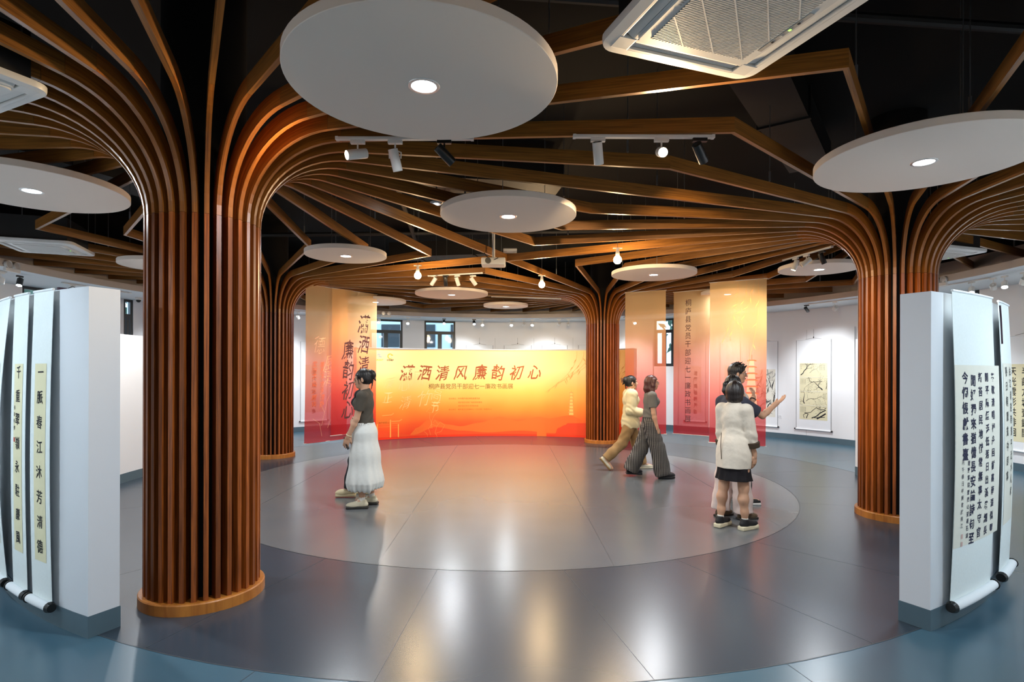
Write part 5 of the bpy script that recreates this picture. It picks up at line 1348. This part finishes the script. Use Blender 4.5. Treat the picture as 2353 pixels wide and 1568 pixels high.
        for sd in arms:
            if sleeve <= 0: continue
            el, wr = s.elb[sd], s.wri[sd]; q = SDF(g.lo, g.lo, h); q.n = g.n; q.D = np.full(tuple(g.n), .2, np.float32); q.ax = g.ax
            if longs: q.chain([s.sh[sd], el], [.055 * k + L, .048 * k + L], .03); e2 = el + (wr - el) * (sleeve + .2); q.cone(el, e2, .046 * k + L, .040 * k + L, .02); p = el + (wr - el) * sleeve; n = wr - el; q.cone(p, p + n, .0, .0, 0)
            else: q.cone(s.sh[sd], el, .054 * k + L, .048 * k + L, .03); p = s.sh[sd] + (el - s.sh[sd]) * sleeve; n = el - s.sh[sd]
            q.cut(p, n); g.un((slice(None),) * 3, q.D, .035)
        g.ell(s.N + np.array((.02 + open_neck, 0, .035)), (neck, neck * .95, .06 + open_neck), None, 0, sub=True)
        g.disp(lambda x, y, z: .0035 * np.sin(z * 60 + y * 25 + x * 40 + np.sin(x * 30 + z * 20) * 1.5) * np.clip((1.25 * k - z) * 4, .25, 1))
        g.cut((0, 0, zh + s.P[2] - .92 * k), (0, 0, -1))
        return g, (lambda: g.build(name, m, s.t))
    def pants(s, m, r0=.11, r1=.085, r2=.10, cuff=.10, name='trousers', h=0.0065, folds=.005):
        k = s.k; a = np.array([s.P] + list(s.hip.values()) + list(s.knee.values()) + list(s.ank.values())); g = SDF(a.min(0) - .18, a.max(0) + .17, h)
        g.ell(s.P + np.array((0, 0, -.01)), (.112 * k, .158 * k, .125 * k), None, .04)
        g.ell(s.W - np.array((0, 0, .04)), (.096 * k, .130 * k, .12 * k), None, .04)
        for sd in (-1, 1):
            hp, kn, an = s.hip[sd], s.knee[sd], s.ank[sd]; e = an + (kn - an) * 0.04 + np.array((0, 0, -.01 if cuff <= 0 else 0))
            g.chain([hp, kn, kn * .4 + an * .6, e], [r0 * k, r1 * k, (r1 + r2) / 2 * k, r2 * k], .03)
            p = an + np.array((0, 0, cuff - .08)) * k; n = (an - kn) / np.linalg.norm(an - kn); q = g.sl(p, p, .18); x, y, z = g.pts(q); rr = np.sqrt((x - p[0]) ** 2 + (y - p[1]) ** 2 + (z - p[2]) ** 2)
            dd = (x - p[0]) * n[0] + (y - p[1]) * n[1] + (z - p[2]) * n[2]; near = rr < .17; g.D[q] = np.where(near, np.maximum(g.D[q], np.where(dd > 0, dd, -1)), g.D[q])
        g.disp(lambda x, y, z: folds * np.sin(z * 34 + y * 30 + np.sin(x * 22) * 2 + np.sin(z * 11) * 2) * .7 + folds * .6 * np.sin(np.arctan2(y, x + .01) * 9 + z * 5))
        g.cut((0, 0, 1.04 * k + s.P[2] - .92 * k), (0, 0, 1)); g.build(name, m, s.t); return s
    def hair(s, kind, m):
        k = s.k; T = s.T; g = SDF(s.hc - .30, s.hc + .22, .0045); R = s.R
        E = lambda p, r, kk=.015, sub=False: g.ell(T(*p), tuple(v * k for v in r), R, kk, sub)
        E((-.018, 0, .034), (.100, .083, .090))
        if kind == 'bun': E((-.03, 0, -.01), (.085, .080, .075)); E((.085, 0, -.045), (.075, .085, .095), 0, True)
        if kind == 'bob': E((-.022, 0, .0), (.110, .098, .115)); E((-.035, 0, -.07), (.088, .092, .07)); E((.105, 0, -.04), (.085, .075, .10), 0, True); E((-.02, 0, -.19), (.09, .075, .06), 0, True)
        if kind in ('long', 'pony', 'short'): E((.085, 0, -.045), (.078, .085, .095), 0, True)
        if kind == 'short':
            E((-.03, 0, -.02), (.080, .078, .07)); E((.085, 0, -.055), (.095, .095, .10), 0, True); E((0, 0, -.13), (.13, .12, .085), 0, True)
            r_ = random.Random(3)
            for _ in range(46):
                x, y = r_.uniform(-.08, .07), r_.uniform(-.055, .055); z0 = .034 + .085 * math.sqrt(max(0, 1 - ((x + .018) / .10) ** 2 - (y / .083) ** 2)); g.cone(T(x, y, z0), T(x + .025 + r_.uniform(-.01, .012), y + r_.uniform(-.01, .01), z0 + r_.uniform(.012, .03)), .011, .003, .006)
        if kind == 'bun':
            E((-.118, 0, .035), (.042, .048, .055), .015); E((-.10, 0, .075), (.03, .034, .024), .01); g.chain([T(-.13, .01, .0), T(-.145, .02, -.03), T(-.15, .015, -.05)], [.018, .010, .003], .008); g.chain([T(-.11, 0, -.03), T(-.10, .01, -.09), T(-.085, .02, -.14)], [.012, .007, .003], .008)
            for sd in (-1, 1): g.chain([T(.05, .066 * sd, .05), T(.048, .072 * sd, .0), T(.042, .066 * sd, -.06)], [.012, .006, .003], .008)
        if kind == 'long':
            for sd in (-1, 1):
                g.chain([T(.02, .074 * sd, .04), T(.0, .085 * sd, -.05), T(-.01, .085 * sd, -.13), T(.0, .08 * sd, -.175)], [.026, .030, .032, .018], .02)
            g.chain([T(-.07, 0, .0), T(-.08, 0, -.10), T(-.075, 0, -.175)], [.055, .050, .035], .03)
            for y in (-.05, .05): g.chain([T(-.06, y, 0), T(-.065, y, -.1), T(-.06, y, -.185)], [.04, .04, .022], .03)
        if kind in ('pony', 'ponyfront'):
            E((-.03, 0, -.005), (.085, .078, .075)); E((.085, 0, -.045), (.075, .085, .095), 0, True)
            if kind == 'pony': g.chain([T(-.11, 0, .03), T(-.15, 0, .01), T(-.155, .0, -.06), T(-.13, .0, -.14)], [.022, .030, .036, .012], .012)
            else: g.chain([T(-.1, .0, .0), T(-.05, .075, -.08), T(.0, .09, -.16), T(.02, .09, -.27)], [.035, .035, .034, .014], .02)
        Ri = R.T.astype(np.float32); c = s.hc
        def st(x, y, z):
            a = x - c[0]; b = y - c[1]; d = z - c[2]; u_ = Ri[0, 0] * a + Ri[0, 1] * b + Ri[0, 2] * d; v_ = Ri[1, 0] * a + Ri[1, 1] * b + Ri[1, 2] * d; w2 = Ri[2, 0] * a + Ri[2, 1] * b + Ri[2, 2] * d
            return .0013 * np.sin(np.arctan2(v_, u_ + .02) * 24 + w2 * 12) + .0008 * np.sin(np.arctan2(v_, u_ + .02) * 9 + w2 * 25)
        g.disp(st); o = g.build('hair', m, s.t); return o
    def shoe(s, sd, up, sole, kind='sneaker', soleh=.028, pitch=0.0, name='shoe'):
        k = s.k; an, to = s.ank[sd], s.toe[sd]; f = to - an; f[2] = 0; f /= np.linalg.norm(f)
        if pitch: f = np.array((f[0] * math.cos(pitch), f[1] * math.cos(pitch), math.sin(pitch)))
        R = rotm(f); o_ = an - R @ np.array((0, 0, .082 * k)); T = lambda x, y, z: o_ + R @ (np.array((x, y, z)) * k)
        lo = o_ - .26; hi = o_ + .30; g = SDF(lo, hi, .0045); g.rbox(T(.055, 0, soleh / 2), (.130 * k, .043 * k, soleh / 2 * k + .002), .010, R, 0); 
        g.ell(T(.135, 0, soleh * .5), (.055, .046, soleh * .55), R, .01)
        u_ = SDF(lo, hi, .0045); z0 = soleh
        u_.ell(T(.10, 0, z0 + .012), (.088, .042, .036), R, .02); u_.ell(T(.0, 0, z0 + .022), (.070, .037, .042), R, .02)
        if kind == 'sneaker':
            u_.cone(T(.0, 0, z0 + .03), T(-.012, 0, z0 + .062), .036, .038, .02); u_.cone(T(.02, 0, z0 + .05), T(.085, 0, z0 + .035), .024, .018, .02); n = R[:, 2]; u_.cut(T(0, 0, z0 + .078), n)
        if kind == 'clog': u_.ell(T(.09, 0, z0 + .022), (.085, .047, .042), R, .02); u_.cone(T(-.055, .03, z0 + .03), T(-.055, -.03, z0 + .03), .012, .012, .01)
        if kind == 'slip': u_.cut(T(0, 0, z0 + .055), R[:, 2])
        u_.cut(T(0, 0, z0 - .004), -R[:, 2]); so = u_.build(name, up, s.t); g.build('sole', sole, so)
        if kind == 'sneaker':
            mb = MB()
            for i in range(4): x = .045 + i * .019; mb.tube([Vector(T(x, -.022, z0 + .058 - i * .007)), Vector(T(x + .004, 0, z0 + .068 - i * .007)), Vector(T(x, .022, z0 + .058 - i * .007))], .0035, 6)
            q = mb.build('laces', fabric('lace', 'e8e2cf'), None); q.parent = so
        if kind != 'clog' and kind != 'slip':
            c = SDF(an - .1, an + .14, .005); c.cone(an - np.array((0, 0, .03)), an + (s.knee[sd] - an) * .12, .036 * k, .036 * k, 0); c.cut(an + (s.knee[sd] - an) * .14, s.knee[sd] - an); c.build('sock', fabric('white_sock', 'dcd8cf'), s.t)
        return so

def at0(px, py): return at(px, py, 0.0)
# ---- young woman, white skirt
p = at0(838, 1164)
w1 = Person('woman in a grey-brown t-shirt and long white skirt, black hair in a bun', p.x, p.y, rad(182), 1.62, pitch=-0.12, hyaw=0.0, lean=.0)
w1.leg(1, 2, 3).leg(-1, -3, 4).arm(1, (.22, .02, -.95), (.42, -.10, -.86)).arm(-1, (.16, -.05, -.95), (.095, .22, -.035)).ground()
w1.body({1: ((.30, -.05, -.95), (.0, -1, 0.1), .35, 1), -1: ((-.05, .98, -.02), (-1, -.05, -.1), .8, 1)})
g, b = w1.tee(fabric('olive_grey_jersey', '4f4a42', .15), sleeve=.62, hem=.99, neck=.082, open_neck=.01, loose=.008); b()
SK = fabric('white_cotton', 'd3d6d2', .25, 18)
k = w1.k; g = SDF((-.34, -.34, .12), (.34, .34, 1.06), .0065); c = w1.P
g.chain([c + V(0, 0, .05), c + V(0, 0, -.02), (0, 0, .62), (0, 0, .30)], [.115, .150, .185, .225], .05); g.cone((0, 0, .30), (0, 0, .26), .225, .20, .05)
g.cut((0, 0, .205), (0, 0, -1)); g.cut((0, 0, 1.015 * k), (0, 0, 1))
def skf(x, y, z):
    a = np.arctan2(y, x); f = np.clip((1.0 - z) * 1.3, 0, 1); s_ = np.sqrt(x * x * 1.25 + y * y * .85 + 1e-6) - np.sqrt(x * x + y * y + 1e-6)
    return .010 * f * np.sin(a * 5 + np.sin(z * 4) * 1.2) + .006 * f * np.sin(a * 8 + 1 + z * 3) + .004 * f * np.sin(a * 14 + z * 6) + s_ * .9 + .010 * np.clip((.34 - z) * 8, 0, 1) * np.sin(a * 24) + .05 * np.clip((.27 - z) * 8, 0, 1) ** 2
g.disp(skf); g.build('skirt', SK, w1.t)
gb = SDF((-.2, -.24, .93), (.2, .24, 1.06), .0055); gb.ell((0, 0, 1.0 * k), (.115 * k, .145 * k, .03), None, 0); gb.disp(lambda x, y, z: .004 * np.sin(np.arctan2(y, x) * 40)); gb.build('waistband', SK, w1.t)
w1.hair('bun', HB); glasses(w1.t, w1.hc, w1.R, M['blackp'], w1.k)
cs = fabric('cream_canvas', 'cfc7ae', .2); ds = mat('dark_rubber', '26241f', .6)
for sd in (1, -1): w1.shoe(sd, cs, ds, 'sneaker', .028)
o = MB().box(None, (.010, .072, .15), mat4=Matrix.Translation(Vector(w1.wri[1] + np.array((.025, -.03, -.08)))) @ Matrix.Rotation(.3, 4, 'Y')).build('phone', M['blackp'], None, bevel=.004)
o.parent = w1.t; o.location = (0, 0, 0)
mb = MB(); wv = Vector(w1.wri[1]); dv = Vector(w1.wri[1] - w1.elb[1]).normalized(); e1 = dv.orthogonal().normalized(); e2 = dv.cross(e1); mb.tube([wv - dv * .02 + (e1 * math.cos(a) + e2 * math.sin(a)) * .029 for a in np.linspace(0, 2 * PI, 17)], .005, 6); o = mb.build('bracelet', M['rice'], None); o.parent = w1.t
# ---- her companion behind
p = at0(834, 1139)
w2 = Person('woman in pale clogs mostly hidden behind the white-skirted woman', p.x, p.y, rad(180), 1.60, pitch=-.1)
w2.leg(1, 13, 5).leg(-1, -2, 3).arm(1, (.05, .02, -1), (.3, -.1, -.9)).arm(-1, (.05, -.02, -1), (.3, .1, -.9)).ground()
w2.body({1: ((.3, -.05, -.95), (0, -1, 0), .4, 1), -1: ((.3, .05, -.95), (0, 1, 0), .4, -1)}, h=.006)
g, b = w2.tee(fabric('black_cotton', '1c1c1f'), sleeve=.6, hem=.95); b(); w2.pants(fabric('dark_trousers', '24262b'), .10, .08, .085); w2.hair('ponyfront', HB)
clg = mat('pale_clog_foam', 'cbbd98', .5)
for sd in (1, -1): w2.shoe(sd, clg, clg, 'clog', .03)
# ---- walking pair
def stripes():
    m = bpy.data.materials.new('striped_check_cloth'); m.use_nodes = True; nt = m.node_tree; L = nt.links; b_ = nt.nodes['Principled BSDF']; b_.inputs['Roughness'].default_value = .85
    tc = nt.nodes.new('ShaderNodeTexCoord'); wv_ = nt.nodes.new('ShaderNodeTexWave'); wv_.wave_type = 'BANDS'; wv_.bands_direction = 'X'; wv_.inputs['Scale'].default_value = 13; wv_.inputs['Distortion'].default_value = 1.5; wv_.inputs['Detail Scale'].default_value = .6
    L.new(tc.outputs['Object'], wv_.inputs['Vector']); w3 = nt.nodes.new('ShaderNodeTexWave'); w3.bands_direction = 'Z'; w3.inputs['Scale'].default_value = 24; L.new(tc.outputs['Object'], w3.inputs['Vector'])
    mm_ = nt.nodes.new('ShaderNodeMath'); mm_.operation = 'MULTIPLY'; L.new(wv_.outputs['Fac'], mm_.inputs[0]); L.new(w3.outputs['Fac'], mm_.inputs[1])
    cr = nt.nodes.new('ShaderNodeValToRGB'); cr.color_ramp.elements[0].position = .3; cr.color_ramp.elements[0].color = srgb('2c2a29'); cr.color_ramp.elements[1].position = .75; cr.color_ramp.elements[1].color = srgb('a8a29a')
    L.new(mm_.outputs[0], cr.inputs[0]); L.new(cr.outputs[0], b_.inputs['Base Color']); return m
p = at0(1492, 1097)
w3_ = Person('auburn-haired woman walking in a grey t-shirt and wide checked trousers', p.x, p.y, rad(-3), 1.56, lean=.015)
w3_.leg(-1, 17, 6, foot=2).leg(1, -17, 8, foot=-3).arm(-1, (.06, -.08, -1), (.22, .02, -.97)).arm(1, (.12, .06, -1), (.3, -.05, -.9)).ground()
w3_.body({-1: ((.15, .05, -1), (0, 1, .1), .9, -1), 1: ((.2, -.05, -1), (0, -1, .1), .6, 1)}, h=.0055, fat=1.06)
g, b = w3_.tee(fabric('grey_jersey', '6d6b66', .15), sleeve=.66, hem=.985, loose=.012); b(); w3_.pants(stripes(), .115, .115, .125, .05, folds=.006); w3_.hair('long', HBR); glasses(w3_.t, w3_.hc, w3_.R, M['blackp'], w3_.k)
bl_ = mat('black_clog_foam', '17171a', .5)
for sd in (1, -1): w3_.shoe(sd, bl_, bl_, 'clog', .035, pitch=.06 if sd < 0 else -.05)
p = at0(1448, 1079)
w4 = Person('woman with pinned-up black hair walking right in a loose cream shirt and khaki trousers', p.x, p.y, rad(0), 1.56)
w4.leg(-1, -24, 22, foot=-48).leg(1, 19, 3, foot=4).arm(-1, (-.12, -.08, -1), (.93, .1, -.18)).arm(1, (.1, .05, -1), (.5, -.1, -.8)).ground()
w4.body({-1: ((.9, .2, -.1), (0, 1, 0), .8, 1), 1: ((.5, -.1, -.8), (0, -1, 0), .6, 1)}, h=.006)
CR = fabric('cream_cotton', 'dccfa6', .3, 22); g, b = w4.tee(CR, sleeve=.85, hem=.76, name='shirt', loose=.034, longs=True, neck=.065, h=.0065); g.disp(lambda x, y, z: .006 * np.sin(np.arctan2(y, x) * 7 + z * 8) * np.clip((1.2 - z) * 2, 0, 1)); b()
c = SDF(w4.N - .12, w4.N + .12, .005); c.cone(w4.N + np.array((-.005, 0, -.015)), w4.N + np.array((.0, 0, .028)), .073, .064, 0); c.cut(w4.N + np.array((.0, 0, .03)), (-.4, 0, 1)); c.build('collar', CR, w4.t)
w4.pants(fabric('khaki_cotton', '9c7d55', .3, 22), .105, .09, .085, .08); o = w4.hair('bun', HB)
mb = MB(); q = Vector(w4.T(-.16, 0, .035)); [mb.box(q + Vector((.0, 0, .02 * i - .03)), (.03, .05, .010)) for i in range(4)]; mb.box(q + Vector((-.014, 0, 0)), (.01, .03, .08)); o = mb.build('claw_clip', mat('brown_clip', '6e4434', .4), None); o.parent = w4.t
ws = mat('white_leather', 'd6cfb8', .5)
w4.shoe(-1, ws, mat('gum_sole', '8a6a3c', .6), 'slip', .024, pitch=-.85); w4.shoe(1, ws, ws, 'slip', .024)
# ---- group of three
p = at0(1686, 1214)
w5 = Person('short-haired woman in an off-white linen jacket and black skirt seen from behind', p.x, p.y, rad(34), 1.505, hyaw=.35)
w5.leg(-1, 4, 2, .05).leg(1, -5, 3, .05).arm(-1, (.16, -.10, -1), (.20, -.02, -.97)).arm(1, (.1, .1, -1), (.15, -.02, -.95)).ground()
w5.body({-1: ((.12, .05, -1), (0, 1, .1), .45, -1), 1: ((.1, 0, -1), (0, -1, .1), .45, 1)}, h=.005, fat=1.05)
LN = fabric('off_white_linen', 'd9d0c0', .4, 30); g, b = w5.tee(LN, sleeve=.42, hem=.56, name='jacket', loose=.012, longs=True, neck=.055, h=.006)
g.ell(w5.P - np.array((0, 0, .10)), (.128, .172, .2), None, .06); g.cone(w5.P, (0, 0, .50), .150, .176, .05); g.disp(lambda x, y, z: .0045 * np.sin(np.arctan2(y, x) * 8 + z * 7) * np.clip((1.2 - z) * 2, 0, 1)); g.cut((0, 0, .63), (0, 0, -1)); b()
for sd in (-1, 1):
    a_, b2 = w5.elb[sd], w5.wri[sd]; q = SDF(np.minimum(a_, b2) - .1, np.maximum(a_, b2) + .1, .0055); q.cone(a_ + (b2 - a_) * .30, a_ + (b2 - a_) * .62, .070, .066, 0); n = b2 - a_; q.cut(a_ + n * .60, n); q.cut(a_ + n * .34, -n); q.build('rolled_cuff', fabric('dark_brown_lining', '453a2e'), w5.t)
g = SDF((-.24, -.26, .40), (.24, .26, .80), .006); g.chain([w5.P + V(0, 0, -.1), (0, 0, .64), (0, 0, .50)], [.12, .145, .180], .05); g.disp(lambda x, y, z: .008 * np.sin(np.arctan2(y, x) * 11) * np.clip((.7 - z) * 5, 0, 1) + (np.sqrt(x * x * 1.3 + y * y * .9 + 1e-6) - np.sqrt(x * x + y * y + 1e-6)) * .8); g.cut((0, 0, .505), (0, 0, -1)); g.build('skirt', fabric('black_skirt_cloth', '1d1b1e'), w5.t)
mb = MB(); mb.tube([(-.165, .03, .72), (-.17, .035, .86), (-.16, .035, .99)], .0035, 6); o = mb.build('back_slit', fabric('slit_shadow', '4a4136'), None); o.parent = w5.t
w5.hair('bob', HDB)
bk_ = mat('black_canvas', '141416', .7); cr_ = mat('cream_platform_rubber', 'd9cfb0', .55)
for sd in (-1, 1): w5.shoe(sd, bk_, cr_, 'sneaker', .045)
p = at0(1682, 1190)
w6 = Person('woman with a ponytail in a navy t-shirt raising her arm towards the scrolls', p.x, p.y, rad(22), 1.565, hyaw=.2)
w6.leg(-1, 6, 3, .04).leg(1, -4, 3, .04).arm(-1, (.80, -.25, -.50), (.84, -.05, .60)).arm(1, (.05, .08, -1), (.15, -.05, -.95)).ground()
w6.body({-1: ((.85, -.1, .5), (-.4, .2, .9), .25, -1, .3), 1: ((.1, 0, -1), (0, -1, .1), .45, 1)}, h=.005)
g, b = w6.tee(fabric('navy_grey_jersey', '3c3e4a', .15), sleeve=.72, hem=.92, loose=.022); b(); w6.pants(fabric('pale_pink_cotton', 'd8c6bf', .3, 22), .105, .10, .105, .08); w6.hair('pony', HB)
br_ = mat('brown_suede', '5d4c38', .8)
for sd in (-1, 1): w6.shoe(sd, br_, mat('dark_brown_sole', '2e2720', .6), 'slip', .022)
p = at0(1690, 1153)
w7 = Person('man with spiky hair and glasses in a white sleeveless top', p.x, p.y, rad(-8), 1.70, pitch=-.06, hyaw=-.15)
w7.leg(-1, 7, 4, .05).leg(1, -4, 3, .05).arm(-1, (.30, -.22, -.92), (.42, .55, .80)).arm(1, (.05, .1, -1), (.2, -.05, -.95)).ground()
w7.body({-1: ((.15, .35, .9), (-.8, .4, .1), .8, 1), 1: ((.1, 0, -1), (0, -1, .1), .45, 1)}, h=.0055, male=True)
g, b = w7.tee(fabric('white_vest_cotton', 'd8d6d2'), sleeve=0, hem=.86, name='sleeveless_top', loose=.012, arms=()); b(); w7.pants(fabric('dark_shorts_cloth', '2b2d33'), .11, .09, .09, .09); w7.hair('short', HB); glasses(w7.t, w7.hc, w7.R, M['steel'], w7.k)
wv = Vector(w7.wri[-1]); dv = Vector(w7.wri[-1] - w7.elb[-1]).normalized(); e1 = dv.orthogonal().normalized(); e2 = dv.cross(e1); mb = MB(); mb.tube([wv - dv * .03 + (e1 * math.cos(a) + e2 * math.sin(a)) * .031 for a in np.linspace(0, 2 * PI, 17)], .008, 6); o = mb.build('wrist_watch', M['blackp'], None); o.parent = w7.t
for sd in (-1, 1): w7.shoe(sd, bk_, mat('white_rubber', 'd8d6d0', .5), 'sneaker', .024)
